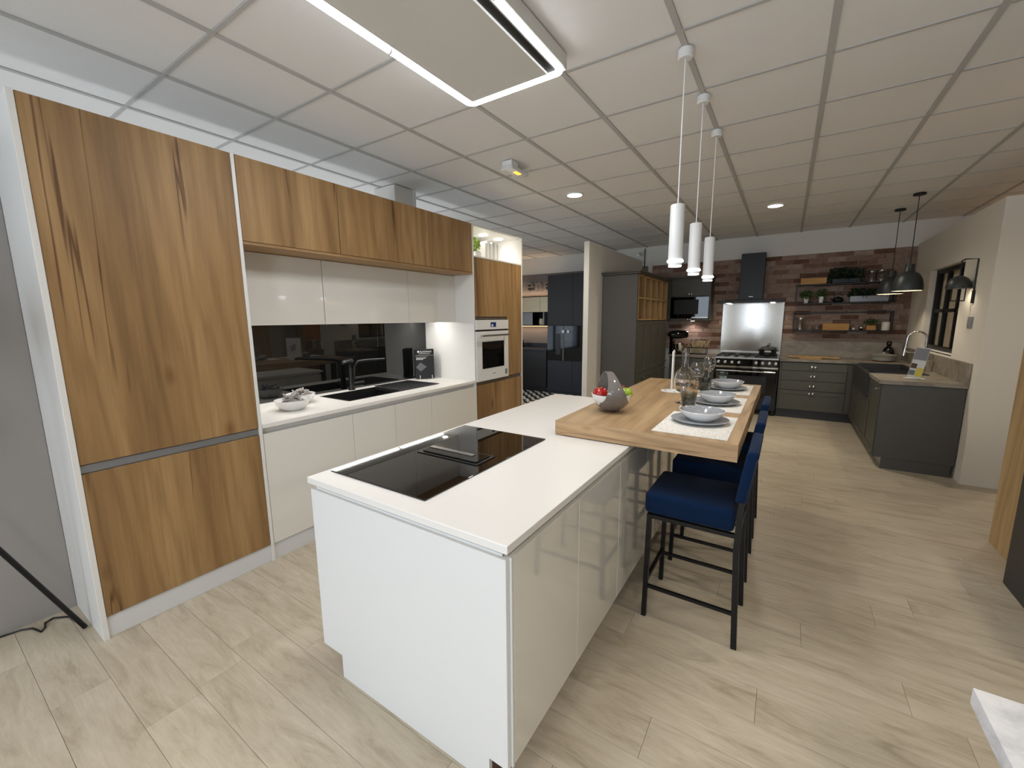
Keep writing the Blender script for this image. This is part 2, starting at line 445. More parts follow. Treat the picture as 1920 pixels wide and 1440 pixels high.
def strip_light(name, at, sx, sy_, power, color, parent=None, rot=(0, 0, 0)):
    l = bpy.data.lights.new(name, 'AREA'); l.shape = 'RECTANGLE'; l.size = sx; l.size_y = sy_; l.energy = power; l.color = color
    o = bpy.data.objects.new(name, l); COL.objects.link(o); o.location = Vector(at) - base_of(parent); o.rotation_euler = rot
    if parent: o.parent = parent
    return o

# ------------------------------------------------------------------ room shell
HC = 2.883
YB = 8.25
XL, XR, YF = -6.0, 3.6, -3.0
def struct(o): o['kind'] = 'structure'; return o

floor = struct(box('floor', XL, XR, YF, YB, -0.12, -0.008, 'floor_base', bev=0))
ceiling = struct(box('ceiling', XL, XR, YF, YB, HC+0.03, HC+0.13, 'slab_white', bev=0))
wall_back = struct(box('wall_back', XL-0.2, XR+0.2, YB, YB+0.15, -0.12, HC+0.13, 'wall_white', bev=0))
struct(boxes('wall_left', [(XL-0.2, XL, YF-0.2, 1.9, -0.12, HC+0.13), (XL-0.2, XL, 5.5, YB, -0.12, HC+0.13), (XL-0.2, XL, 1.9, 5.5, -0.12, 0.55), (XL-0.2, XL, 1.9, 5.5, 2.45, HC+0.13)], 'wall_white'))
wsd = struct(boxes('added_side_window', [(XL-0.12, XL-0.06, 1.9, 5.5, 0.55, 0.60), (XL-0.12, XL-0.06, 1.9, 5.5, 2.40, 2.45), (XL-0.12, XL-0.06, 1.9, 1.95, 0.6, 2.4), (XL-0.12, XL-0.06, 5.45, 5.5, 0.6, 2.4), (XL-0.12, XL-0.06, 3.67, 3.73, 0.6, 2.4)], 'black_metal'))  # side window out of view, added to lighten the far-left ceiling
for a, b in ((1.95, 3.67), (3.73, 5.45)): box('window_pane', XL-0.094, XL-0.086, a, b, 0.6, 2.4, 'window_glass', wsd, bev=0)
struct(box('wall_right', XR, XR+0.2, YF-0.2, YB, -0.12, HC+0.13, 'wall_beige', bev=0))
struct(boxes('wall_front', [(XL, -4.9, YF-0.2, YF, -0.12, HC+0.13), (-2.3, -1.50, YF-0.2, YF, -0.12, HC+0.13), (-0.72, 0.15, YF-0.2, YF, -0.12, HC+0.13), (1.75, XR, YF-0.2, YF, -0.12, HC+0.13),
    (-4.9, -2.3, YF-0.2, YF, -0.12, 0.35), (-4.9, -2.3, YF-0.2, YF, 2.6, HC+0.13), (-1.50, -0.72, YF-0.2, YF, -0.12, 0.04), (-1.50, -0.72, YF-0.2, YF, 2.35, HC+0.13), (0.15, 1.75, YF-0.2, YF, -0.12, 0.35), (0.15, 1.75, YF-0.2, YF, 2.6, HC+0.13)], 'wall_beige'))
for nm, (a, b, c, d) in zip(('window_1', 'door_1', 'window_3'), WINDOWS):
    q0, q1 = YF-0.12, YF-0.06
    win1 = struct(boxes(nm, [(a, b, q0, q1, c, c+0.05), (a, b, q0, q1, d-0.05, d), (a, a+0.05, q0, q1, c+0.05, d-0.05), (b-0.05, b, q0, q1, c+0.05, d-0.05)], 'black_metal'))
    box('window_pane', a+0.05, b-0.05, YF-0.094, YF-0.086, c+0.05, d-0.05, 'window_glass', win1, bev=0)

# floor planks
PW, PL = 0.186, 1.25
planks, far_planks = [], []
k = 0
y = 0.19 - PW*18
while y < YB:
    y0, y1 = max(y, YF), min(y+PW, YB)
    off = random.Random(k*13+5).random()*PL
    x = XL - off
    while x < XR:
        x0, x1 = max(x, XL), min(x+PL, XR)
        if x1 - x0 > 0.05 and y1-y0 > 0.02:
            if not (y0 > 5.3 and (x0+x1)/2 < -2.9):
                cc = ((x0+x1)/2, (y0+y1)/2, 0)
                vis = any(in_view((px, py, 0), 20) for px in (x0, cc[0], x1) for py in (y0, y1)) and (cc[0] > -3.3) and not (cc[0] > 1.75 and cc[1] > 5)
                (planks if vis else far_planks).append((x0, x1, y0, y1))
        x += PL
    y += PW; k += 1
planks.sort(key=lambda p: ((p[0]+p[1])/2)**2 + ((p[2]+p[3])/2)**2)
far_planks += planks[295:]; planks = planks[:295]
shared = {}
for x0, x1, y0, y1 in planks:
    key = (round(x1-x0, 3), round(y1-y0, 3))
    if key not in shared:
        bm = bmesh.new(); hx, hy = (x1-x0)/2-0.0005, (y1-y0)/2-0.0005
        bm_box(bm, -hx, hx, -hy, hy, -0.004, 0.004, 0.0008)
        shared[key] = to_mesh(bm, 'plank'); shared[key].materials.append(M['vinyl_plank'])
    link('plank', shared[key], None, floor, ((x0+x1)/2, (y0+y1)/2, -0.004))
bm = bmesh.new()
for x0, x1, y0, y1 in far_planks: bm_box(bm, x0+0.0007, x1-0.0007, y0+0.0007, y1-0.0007, -0.008, 0, 0)
tag(link('distant_planks', to_mesh(bm, 'distant_planks'), 'vinyl_plank', floor), kind='stuff')
tm = None
for i in range(11):
    for j in range(11):
        if tm is None:
            bm = bmesh.new(); bm_box(bm, -0.0985, 0.0985, -0.0985, 0.0985, -0.004, 0.004, 0.001); tm = to_mesh(bm, 'floor_tile'); tm.materials.append(M['cement_tile'])
        link('floor_tile', tm, None, floor, (-5.1+0.2*i, 5.7+0.2*j, -0.002))

# ceiling tiles and grid
gx = [-0.523+0.6*k for k in range(-9, 7)]
gy = [1.045+0.6*k for k in range(-6, 12)]
for x in gx: box('grid_runner', x-0.014, x+0.014, YF, YB, HC-0.004, HC+0.02, 'ceiling_grid', ceiling, bev=0)
for y in gy: box('grid_cross_bar', XL, XR, y-0.009, y+0.009, HC-0.002, HC+0.02, 'ceiling_grid', ceiling, bev=0)
xe = [XL] + gx + [XR]; ye = [YF] + gy + [YB]
tiles, rest = [], []
for a, b in zip(xe, xe[1:]):
    for c, d in zip(ye, ye[1:]):
        vis = any(in_view((px, py, HC), 10) for px in (a, b) for py in (c, d))
        (tiles if vis else rest).append((a+0.012, b-0.012, c+0.008, d-0.008))
tiles.sort(key=lambda t: t[0]**2+t[2]**2); rest += tiles[295:]; tiles = tiles[:295]
shared = {}
for a, b, c, d in tiles:
    key = (round(b-a, 3), round(d-c, 3))
    if key not in shared:
        bm = bmesh.new(); bm_box(bm, -(b-a)/2, (b-a)/2, -(d-c)/2, (d-c)/2, -0.008, 0.008, 0.003)
        shared[key] = to_mesh(bm, 'ceiling_tile'); shared[key].materials.append(M['ceiling_tile'])
    link('ceiling_tile', shared[key], None, ceiling, ((a+b)/2, (c+d)/2, HC+0.011))
bm = bmesh.new()
for a, b, c, d in rest: bm_box(bm, a, b, c, d, HC+0.003, HC+0.019)
tag(link('distant_ceiling_tiles', to_mesh(bm, 'distant_ceiling_tiles'), 'ceiling_tile', ceiling), kind='stuff')

# partitions
struct(box('wall_kitchen', -3.50, -3.42, 0.40, 4.40, 0, 2.49, 'wall_white', bev=0))
struct(box('wall_stub', -3.42, -3.212, -1.8, 0.423, 0, 2.46, 'wall_grey', bev=0))
struct(box('wall_divider', -2.285, -2.212, 5.22, 7.6, 0, 2.55, 'wall_white', bev=0.004))
WX0, WX1, WY0, WY1, WZ0, WZ1 = 1.47, 1.76, 6.17, 7.42, 1.15, 2.122
wr = struct(boxes('wall_sink_side', [(WX0, WX1, 5.40, WY0, 0, 2.555), (WX0, WX1, WY1, YB, 0, 2.555), (WX0, WX1, WY0, WY1, 0, WZ0), (WX0, WX1, WY0, WY1, WZ1, 2.555)], 'wall_cream'))
wl = struct(box('window_2', 1.53, 1.59, WY0, WY0+0.05, WZ0, WZ1, 'black_metal', bev=0))
for n, b in enumerate([(1.53, 1.59, WY1-0.05, WY1, WZ0, WZ1), (1.53, 1.59, WY0, WY1, WZ0, WZ0+0.05), (1.53, 1.59, WY0, WY1, WZ1-0.05, WZ1), (1.54, 1.58, 6.55, 6.59, WZ0, WZ1), (1.54, 1.58, 6.98, 7.02, WZ0, WZ1), (1.54, 1.58, WY0, WY1, 1.60, 1.64)]):
    box('window_bar', *b, 'black_metal', wl, bev=0)
for a, b in ((6.22, 6.55), (6.59, 6.98), (7.02, 7.37)):
    for c, d in ((WZ0+0.05, 1.60), (1.64, WZ1-0.05)):
        box('window_pane', 1.556, 1.564, a, b, c, d, 'dim_window_glass', wl, bev=0)
box('window_sill', 1.47, 1.53, WY0, WY1, WZ0-0.012, WZ0+0.004, 'satin_white', wl, bev=0.002)

# brick cladding on the back wall
box('mortar_panel', -2.21, 1.47, YB-0.012, YB, 1.0, 2.533, 'mortar', wall_back, bev=0)
BW, BH, JO = 0.228, 0.073, 0.008
bm = bmesh.new(); bm_box(bm, -(BW-JO)/2, (BW-JO)/2, -0.006, 0.006, -(BH-JO)/2, (BH-JO)/2, 0.003); bmesh_full = to_mesh(bm, 'brick'); bmesh_full.materials.append(M['brick_slip'])
cnt = 0
z = 2.533 - BH; row = 0
def hidden_brick(x, zc):
    if x < -1.12 and 1.49 < zc < 2.26: return True
    if -0.93 < x < -0.08 and zc < 1.77: return True
    if -0.66 < x < -0.40 and zc > 1.75: return True
    if x < -1.95 and zc < 2.2: return True
    if -0.1 < x and zc < 1.19: return True
    return False
while z > 0.98:
    xoff = (row % 2)*BW*0.5 + (row % 3)*0.03
    x = -2.2 + xoff - BW
    while x < 1.47:
        x0, x1 = max(x, -2.2), min(x+BW, 1.468)
        if x1-x0 > 0.04 and not hidden_brick((x0+x1)/2, z+BH/2):
            me = bmesh_full
            if x1-x0 < BW-0.002:
                bm = bmesh.new(); bm_box(bm, -(x1-x0-JO)/2, (x1-x0-JO)/2, -0.006, 0.006, -(BH-JO)/2, (BH-JO)/2, 0.003); me = to_mesh(bm, 'brick'); me.materials.append(M['brick_slip'])
            dy = random.Random(cnt).uniform(-0.002, 0.003)
            link('brick', me, None, wall_back, ((x0+x1)/2, YB-0.015+dy, z+BH/2)); cnt += 1
        x += BW
    z -= BH; row += 1
# grey band of the far kitchen wall
box('painted_band', -5.99, -2.29, YB-0.006, YB, 0, 2.535, 'wall_taupe', wall_back, bev=0)

# ------------------------------------------------------------------ left kitchen run
X0 = -2.718; XBK = -3.415
tc = thing('tall_cabinet', 'tall oak cabinet with white side panel at the left end of the kitchen run', 'cabinet', (-3.0, 0.85, 0))
box('side_panel', -3.21, X0+0.004, 0.424, 0.447, 0, 2.515, 'melamine_white', tc)
box('side_panel', XBK, X0+0.004, 1.245, 1.264, 0.0, 2.515, 'melamine_white', tc)
box('carcass', XBK, X0-0.022, 0.447, 1.245, 0.115, 2.513, 'melamine_white', tc)
tag(box('door', X0-0.02, X0, 0.4485, 1.2435, 0.905, 2.512, 'oak', tc), 'large upper oak door')
tag(box('door', X0-0.02, X0, 0.4485, 1.2435, 0.118, 0.858, 'oak', tc), 'lower oak door')
tag(box('handle_channel', X0-0.03, X0-0.010, 0.4485, 1.2435, 0.862, 0.901, 'grey_channel', tc), 'grey recessed handle channel')
box('plinth', X0-0.03, X0-0.010, 0.447, 1.245, 0, 0.113, 'plinth_white', tc)

ys = [1.266, 1.918, 2.778, 3.428]
oak_names = ['oak wall cabinet above the white ones, next to the tall oak cabinet', 'wide middle oak wall cabinet over the sink', 'oak wall cabinet above the white ones, next to the oven column']
white_names = ['glossy white wall cabinet next to the tall oak cabinet', 'wide middle glossy white wall cabinet above the black tap', 'glossy white wall cabinet next to the oven column']
for i in range(3):
    a, b = ys[i], ys[i+1]
    t = thing('wall_cabinet', oak_names[i], 'cabinet', (-3.0, (a+b)/2, 2.02), group='upper oak wall cabinets')
    box('carcass', XBK, X0-0.022, a+0.001, b-0.001, 2.035, 2.513, 'melamine_white', t)
    box('bottom_panel', XBK+0.02, X0, a, b, 2.018, 2.034, 'oak_h', t, bev=0)
    box('door', X0-0.02, X0, a+0.002, b-0.002, 2.037, 2.513, 'oak', t)
    t = thing('wall_cabinet', white_names[i], 'cabinet', (-3.2, (a+b)/2, 1.54), group='lower white wall cabinets')
    box('carcass', XBK, -2.990, a+0.001, b-0.001, 1.558, 2.016, 'melamine_white', t)
    box('door', -2.989, -2.968, a+0.0025, b-0.0025, 1.538, 2.015, 'gloss_white', t, bev=0.002, seg=2)
    box('led_strip', -3.215, -3.175, a+0.02, b-0.02, 1.550, 1.5575, 'led_white', t, bev=0)
    e = b - (0.22 if i == 2 else 0.025)
    strip_light('under_cabinet_lamp', (-3.195, (a+0.025+e)/2, 1.548), 0.03, e-a-0.025, 2.8*(e-a), (1, 0.97, 0.93), t)
    if i == 2:
        lathe('spotlight', [(0, 0), (0.026, 0), (0.028, 0.006), (0, 0.006)], 'led_white', t, (-3.08, 3.33, 1.5515), 20)
        spot('under_cabinet_spot', (-3.08, 3.25, 1.549), 0.6, (1, 0.97, 0.92), t, 130, 0.7, 0.02)
# base units
yb = [1.266, 1.921, 2.337, 2.768, 3.428]
bn = ['wide white base cabinet next to the tall oak cabinet', 'white base cabinet under the left half of the sink', 'white base cabinet under the drainboard', 'white base cabinet next to the oven column']
for i in range(4):
    a, b = yb[i], yb[i+1]
    t = thing('base_cabinet', bn[i], 'cabinet', (-3.0, (a+b)/2, 0), group='white handleless base cabinets')
    box('carcass', XBK+0.02, X0-0.03, a+0.001, b-0.001, 0.115, 0.70, 'melamine_white', t)
    box('door', X0-0.02, X0, a+0.0015, b-0.0015, 0.118, 0.858, 'gloss_white', t, bev=0.002, seg=2)
    box('handle_channel', X0-0.045, X0-0.028, a, b, 0.70, 0.898, 'satin_white', t, bev=0)
    box('plinth', X0-0.03, X0-0.012, a, b, 0, 0.113, 'plinth_white', t, bev=0)
# worktop with sink cut-out
SX0, SX1, SY0, SY1 = -3.30, -2.885, 2.02, 2.62
wt = boxes('worktop', [(XBK+0.01, X0+0.012, 1.266, SY0, 0.899, 0.925), (XBK+0.01, X0+0.012, SY1, 3.427, 0.899, 0.925), (XBK+0.01, SX0, SY0, SY1, 0.899, 0.925), (SX1, X0+0.012, SY0, SY1, 0.899, 0.925)], 'white_top')
tag(wt, 'white worktop of the left kitchen run holding the black sink', 'worktop')
tag(box('splashback', -3.419, -3.411, 1.266, 3.426, 0.926, 1.537, 'black_glass_splash'), 'black mirror glass splashback behind the tap', 'splashback')
sk = thing('sink', 'black inset sink with ribbed drainboard in the white worktop', 'sink', (-3.1, 2.5, 0.92))
bm = bmesh.new()
for b_ in [(SX0+.004, SX1-.004, SY0+.004, SY0+0.016, 0.75, 0.927), (SX0+.004, SX1-.004, SY1-0.016, SY1-.004, 0.75, 0.927), (SX0+.004, SX0+0.016, SY0+.004, SY1-.004, 0.75, 0.927), (SX1-0.016, SX1-.004, SY0+.004, SY1-.004, 0.75, 0.927), (SX0+.004, SX1-.004, SY0+.004, SY1-.004, 0.74, 0.75)]:
    bm_box(bm, *b_)
link('basin', to_mesh(bm, 'basin'), 'sink_black', sk, (0, 0, 0))
box('drainboard', SX0-0.04, SX1, SY1+0.005, 3.06, 0.9255, 0.931, 'sink_black', sk)
for k in range(9): box('rib', SX0, SX1-0.03, SY1+0.06+k*0.045, SY1+0.072+k*0.045, 0.931, 0.9335, 'sink_black', sk, bev=0)
lathe('drain', [(0, 0), (0.045, 0), (0.045, 0.004), (0, 0.004)], 'chrome', sk, (-3.1, 2.3, 0.75), 20)
box('divider', SX0+.02, SX1-.02, SY1-0.03, SY1-0.022, 0.9, 0.926, 'satin_steel', sk, bev=0)
tp = thing('faucet', 'black kitchen tap with long flat spout behind the left sink', 'tap', (-3.35, 2.38, 0.925))
lathe('body', [(0, 0), (0.03, 0), (0.03, 0.012), (0.024, 0.02), (0.024, 0.09), (0.022, 0.10), (0.022, 0.235), (0, 0.235)], 'black_matte', tp, (-3.35, 2.38, 0.925), 24)
tube('spout', [(-3.35, 2.38, 1.14), (-3.33, 2.375, 1.185), (-3.27, 2.34, 1.205), (-3.20, 2.27, 1.213), (-3.07, 2.12, 1.222), (-3.05, 2.10, 1.216)], [0.022, 0.021, 0.019, 0.016, 0.014, 0.012], 'black_matte', tp, 12)
tube('pull_out_arm', [(-3.33, 2.40, 1.02), (-3.33, 2.41, 1.15), (-3.31, 2.44, 1.19), (-3.27, 2.50, 1.197), (-3.18, 2.64, 1.20)], [0.011, 0.012, 0.013, 0.013, 0.011], 'black_matte', tp, 12)
tube('lever', [(-3.35, 2.40, 0.985), (-3.32, 2.46, 0.992), (-3.31, 2.49, 0.994)], 0.009, 'black_matte', tp, 10)

# bowls of driftwood
def ceramic_bowl(loc, r, hgt, label):
    prof = [(0, 0), (r*0.55, 0), (r*0.62, 0.006), (r*0.9, hgt*0.5), (r, hgt), (r-0.006, hgt), (r*0.84, hgt*0.5), (r*0.55, 0.012), (0, 0.012)]
    o = lathe('bowl', prof, 'ceramic_white', None, loc, 40); tag(o, label, 'bowl'); return o
ceramic_bowl((-2.985, 1.615, 0.925), 0.120, 0.075, 'large white bowl of grey driftwood at the front of the left worktop')
ceramic_bowl((-3.17, 1.785, 0.925), 0.108, 0.075, 'white bowl of grey driftwood standing behind the front bowl')
def drift(seed, r, l):
    rnd = random.Random(seed); bm = bmesh.new(); pts = []
    for k in range(5): pts.append(Vector(((k/4-0.5)*l, rnd.uniform(-.012, .012), rnd.uniform(-.008, .014))))
    bm_tube(bm, pts, [r*rnd.uniform(.55, .8), r, r*rnd.uniform(.8, 1.1), r*rnd.uniform(.8, 1.05), r*.55], 7)
    me = to_mesh(bm, 'driftwood'); me.materials.append(M['driftwood']); autosmooth(me, 50); return me
dm = [drift(s, 0.0095, 0.085) for s in range(5)]
rnd = random.Random(3)
for (bx_, by_, bz_, rr, side) in ((-2.985, 1.615, 0.925, 0.120, 'front'), (-3.17, 1.785, 0.925, 0.108, 'back')):
    for k in range(18):
        lay = k // 6; a = k*2.4 + lay
        rad = (0.058, 0.050, 0.026)[lay]
        o = link('driftwood', dm[k % 5], None, None, (bx_+rad*math.cos(a), by_+rad*math.sin(a), bz_+0.052+lay*0.021))
        o.rotation_euler = (rnd.uniform(-.2, .2), rnd.uniform(-.5, .5), a+PI/2+rnd.uniform(-.8, .8))
        tag(o, 'small grey piece of driftwood heaped in the ' + ('large front bowl' if side == 'front' else 'bowl behind the large one'), 'driftwood', 'driftwood in the %s bowl' % side)

# brochure box on a stand
bb = thing('brochure_box', 'black product box on clear stand in the worktop corner by the oven column', 'box', (-3.27, 3.25, 0.925), math.radians(52))
box('carton', -0.10, 0.10, -0.02, 0.055, 0.012, 0.325, 'print_dark', bb)
box('header_band', -0.099, 0.099, -0.0215, -0.0195, 0.262, 0.324, 'black_matte', bb, bev=0)
box('header_line', -0.099, 0.099, -0.022, -0.0195, 0.259, 0.2615, 'paper_grey', bb, bev=0)
prism('printed_sink', [(-0.095, 0.135), (-0.045, 0.185), (0.02, 0.135), (-0.045, 0.085)], 'y', -0.0215, -0.0195, 'print_mid', bb)
text('print', '\u25a0 BLADMANS', 0.024, 0.0004, 'paper_white', bb, (0, -0.0225, 0.299), (PI/2, 0, 0))
box('print_line', -0.06, 0.06, -0.0225, -0.021, 0.276, 0.281, 'paper_grey', bb, bev=0)
for k, (a, b) in enumerate(((-0.09, 0.03), (-0.09, 0.01), (-0.09, -0.015))):
    box('print_line', a, b, -0.0215, -0.0195, 0.24-k*0.013, 0.247-k*0.013, 'paper_grey' if k else 'print_grey', bb, bev=0)
for x in (-0.055, 0.075):
    tube('stand_foot', [(x, 0.06, 0.003), (x, -0.03, 0.003), (x, -0.034, 0.012), (x, -0.03, 0.045)], 0.0035, 'pvc_clear', bb, 8)

# oven column
oc = thing('oven_column', 'oak oven column with lit white niche on top, right end of kitchen run', 'cabinet', (-3.0, 3.9, 0))
box('side_panel', XBK, X0+0.004, 3.429, 3.447, 0, 2.515, 'melamine_white', oc)
box('side_panel', XBK, X0+0.004, 4.36, 4.382, 0, 2.515, 'melamine_white', oc)
box('carcass', XBK, X0-0.022, 3.447, 4.36, 0.115, 0.88, 'melamine_white', oc, bev=0)
box('carcass', XBK, X0-0.15, 3.447, 4.36, 0.88, 1.60, 'melamine_white', oc, bev=0)
box('carcass', XBK, X0-0.022, 3.447, 4.36, 1.60, 2.19, 'melamine_white', oc, bev=0)
tag(box('door', X0-0.02, X0, 3.4485, 4.050, 1.593, 2.192, 'oak', oc), 'oak door above the oven')
tag(box('door', X0-0.02, X0, 4.053, 4.3585, 0.905, 2.192, 'oak', oc), 'narrow oak door beside the oven')
tag(box('door', X0-0.02, X0, 3.4485, 4.3585, 0.118, 0.862, 'oak', oc), 'oak drawer front below the oven')
box('handle_channel', X0-0.03, X0-0.012, 3.4485, 4.050, 1.562, 1.591, 'dark_channel', oc, bev=0)
box('handle_channel', X0-0.03, X0-0.012, 3.4485, 4.3585, 0.864, 0.899, 'dark_channel', oc, bev=0)
box('plinth', X0-0.03, X0-0.012, 3.447, 4.36, 0, 0.113, 'plinth_white', oc, bev=0)
box('niche_floor', XBK, X0+0.002, 3.447, 4.36, 2.194, 2.210, 'melamine_white', oc)
box('niche_top', XBK, X0+0.002, 3.447, 4.36, 2.497, 2.513, 'melamine_white', oc)
box('niche_back', XBK, XBK+0.012, 3.447, 4.36, 2.21, 2.497, 'melamine_white', oc, bev=0)
for yy in (3.60, 3.90, 4.20):
    lathe('niche_spotlight', [(0, 0), (0.045, 0), (0.05, 0.005), (0, 0.005)], 'led_white', oc, (-2.93, yy, 2.491), 20)
    spot('niche_lamp', (-2.93, yy, 2.486), 6.5, (1, 0.95, 0.82), oc, 150, 0.9, 0.03)
# oven
ov = thing('oven', 'white built-in oven with black window in the oak column', 'oven', (-2.75, 3.75, 0.9))
box('body', X0-0.14, X0-0.004, 3.4495, 4.049, 0.905, 1.556, 'satin_steel', ov, bev=0)
tag(box('control_panel', X0-0.004, X0+0.018, 3.4495, 4.049, 1.455, 1.557, 'ceramic_white', ov), 'white glass control panel')
dr = tag(box('oven_door', X0-0.004, X0+0.016, 3.4495, 4.049, 0.903, 1.437, 'ceramic_white', ov), 'white glass oven door')
box('vent_slot', X0-0.004, X0+0.010, 3.4495, 4.049, 1.438, 1.454, 'black_matte', ov, bev=0)
tag(box('window', X0+0.0155, X0+0.0185, 3.545, 3.955, 1.035, 1.325, 'black_gloss', dr, bev=0), 'black oven window')
tube('handle', [(X0+0.055, 3.50, 1.392), (X0+0.055, 4.0, 1.392)], 0.011, 'satin_steel', dr, 12)
for yy in (3.53, 3.97): tube('handle_post', [(X0+0.014, yy, 1.392), (X0+0.055, yy, 1.392)], 0.008, 'satin_steel', dr, 10)
box('display', X0+0.0175, X0+0.0195, 3.700, 3.800, 1.482, 1.532, 'screen_blue', ov, bev=0)
box('display_figure', X0+0.0195, X0+0.0205, 3.715, 3.745, 1.487, 1.510, 'paper_white', ov, bev=0)
box('brand_mark', X0+0.0155, X0+0.017, 3.73, 3.79, 0.965, 0.973, 'print_grey', dr, bev=0)
box('energy_sticker', X0+0.0155, X0+0.017, 3.975, 4.02, 0.935, 0.995, 'print_grey', dr, bev=0)
# niche contents
t = thing('potted_plant', 'small bright green plant in white pot in the lit niche', 'plant', (-2.88, 3.68, 2.21))
box('pot', -2.93, -2.83, 3.63, 3.73, 2.211, 2.285, 'ceramic_white', t, bev=0.006)
box('soil', -2.92, -2.84, 3.64, 3.72, 2.284, 2.289, 'soil', t, bev=0)
foliage('foliage', (-2.88, 3.68, 2.355), 0.05, 0.070, 170, 0.035, 'leaf_light', t, 4)
yy = 3.90
for k in range(11):
    th = (0.026, 0.018, 0.034, 0.022)[k % 4]; hh = 0.205+0.02*((k*7) % 4)/3
    t = thing('book', 'white book in the lit niche, %s of the row from the plant' % ('first', 'second', 'third', 'fourth', 'fifth', 'sixth', 'seventh', 'eighth', 'ninth', 'tenth', 'last')[k], 'book', (-2.98, yy+th/2, 2.21), group='white books in the lit niche')
    box('cover', -3.08, -2.90, yy, yy+th-0.002, 2.2115, 2.21+hh, 'paper_white' if k % 3 else 'paper_grey', t, bev=0.002)
    box('page_block', -3.083, -2.905, yy+0.003, yy+th-0.005, 2.2135, 2.21+hh-0.003, 'paper_white', t, bev=0)
    yy += th
# duct casing and lamp behind the partition
dc = thing('duct_casing', 'white boxed duct between oak wall cabinets and ceiling', 'duct', (-3.4, 3.1, 2.515))
box('casing', -3.62, -3.32, 2.99, 3.24, 2.50, HC-0.004, 'wall_white', dc)
box('cover_strip', -3.325, -3.305, 3.23, 3.26, 2.50, HC-0.004, 'satin_white', dc)
ub = thing('batten_lamp', 'white batten lamp fixed behind the kitchen partition', 'lamp', (-3.62, 2.2, 2.2))
box('housing', -3.66, -3.58, 0.0, 4.3, 2.13, 2.17, 'satin_white', ub)
box('tube', -3.64, -3.60, 0.02, 4.28, 2.171, 2.185, 'batten_glow', ub)
strip_light('batten_light', (-3.62, 2.15, 2.19), 0.04, 4.2, 3.2, (0.92, 0.95, 1.0), ub, (PI, 0, 0))

# ------------------------------------------------------------------ island
IX0, IX1, IY0, IY1 = -1.655, -0.645, 0.94, 3.22
tag(box('island_worktop', -1.664, -0.634, 0.933, 3.24, 0.882, 0.910, 'white_top', None, bev=0.003, seg=2), 'white worktop of the island around the black hob', 'worktop')
isl = thing('island_cabinet', 'white island cabinet with handleless gloss doors facing the stools', 'cabinet', (-1.15, 2.1, 0))
box('carcass', IX0+0.02, IX1-0.02, IY0+0.03, IY1-0.02, 0.115, 0.86, 'melamine_white', isl, bev=0)
boxes('handle_channel', [(IX0+0.022, IX1-0.022, IY0+0.026, IY1-0.02, 0.858, 0.8815), (IX0+0.022, IX1-0.022, IY0+0.014, IY0+0.027, 0.858, 0.866)], 'satin_white', isl)
tag(box('end_panel', IX0, IX1+0.0, IY0, IY0+0.019, 0.113, 0.858, 'satin_white', isl), 'large white end panel')
box('corner_post', IX1-0.02, IX1+0.008, IY0+0.0195, IY0+0.028, 0.113, 0.858, 'satin_white', isl, bev=0)
yd = [0.970, 1.456, 1.954, 2.45, 2.83, 3.215]
for a, b in zip(yd, yd[1:]):
    box('door', IX1-0.012, IX1+0.008, a+0.0015, b-0.0015, 0.116, 0.857, 'gloss_white', isl, bev=0.0025, seg=2)
for a, b in ((0.97, 1.85), (1.85, 2.75), (2.75, 3.215)):
    for c, d in ((0.116, 0.48), (0.484, 0.857)):
        box('drawer_front', IX0-0.002, IX0+0.018, a+0.0015, b-0.0015, c, d, 'gloss_white', isl, bev=0.002)
box('plinth', -1.528, -0.724, IY0+0.004, IY0+0.020, 0, 0.113, 'satin_white', isl, bev=0)
box('plinth', -1.530, -1.514, IY0+0.020, IY1-0.06, 0, 0.113, 'raw_edge', isl, bev=0)
box('plinth', -0.738, -0.722, IY0+0.020, IY1-0.06, 0, 0.113, 'raw_edge', isl, bev=0)
# hob
hb = thing('induction_hob', 'large black glass induction hob with central extractor on the island', 'hob', (-1.345, 1.485, 0.91))
box('glass_plate', -1.632, -1.060, 1.026, 1.946, 0.9105, 0.9165, 'black_hob', hb, bev=0.001)
ex = box('extractor_frame', -1.492, -1.117, 1.407, 1.552, 0.9165, 0.9205, 'black_matte', hb, bev=0.001)
box('extractor_flap', -1.47, -1.135, 1.425, 1.534, 0.9205, 0.9255, 'black_gloss', ex, bev=0.001)
tag(box('flap_edge', -1.475, -1.20, 1.478, 1.505, 0.9255, 0.929, 'satin_steel', ex, bev=0.001), 'steel edge of the extractor flap')
# bar top
br = thing('breakfast_bar', 'thick oak breakfast bar slab set on the white island', 'table', (-0.6, 3.05, 0.91))
box('slab', -1.062, -0.140, 2.068, 4.055, 0.916, 0.996, 'bar_oak', br, bev=0.002)
box('end_edge', -1.0625, -0.1395, 2.0665, 2.069, 0.9155, 0.9955, 'bar_oak_x', br, bev=0)
box('leg', -0.95, -0.89, 3.86, 3.92, 0, 0.916, 'black_metal', br)
box('leg', -0.66, -0.60, 3.86, 3.92, 0, 0.916, 'black_metal', br)
box('rail', -0.89, -0.66, 3.87, 3.91, 0.05, 0.09, 'black_metal', br)
for yy in (2.6, 3.1): box('mounting_pad', -1.0, -0.66, yy-0.05, yy+0.05, 0.9102, 0.9162, 'black_metal', br, bev=0)

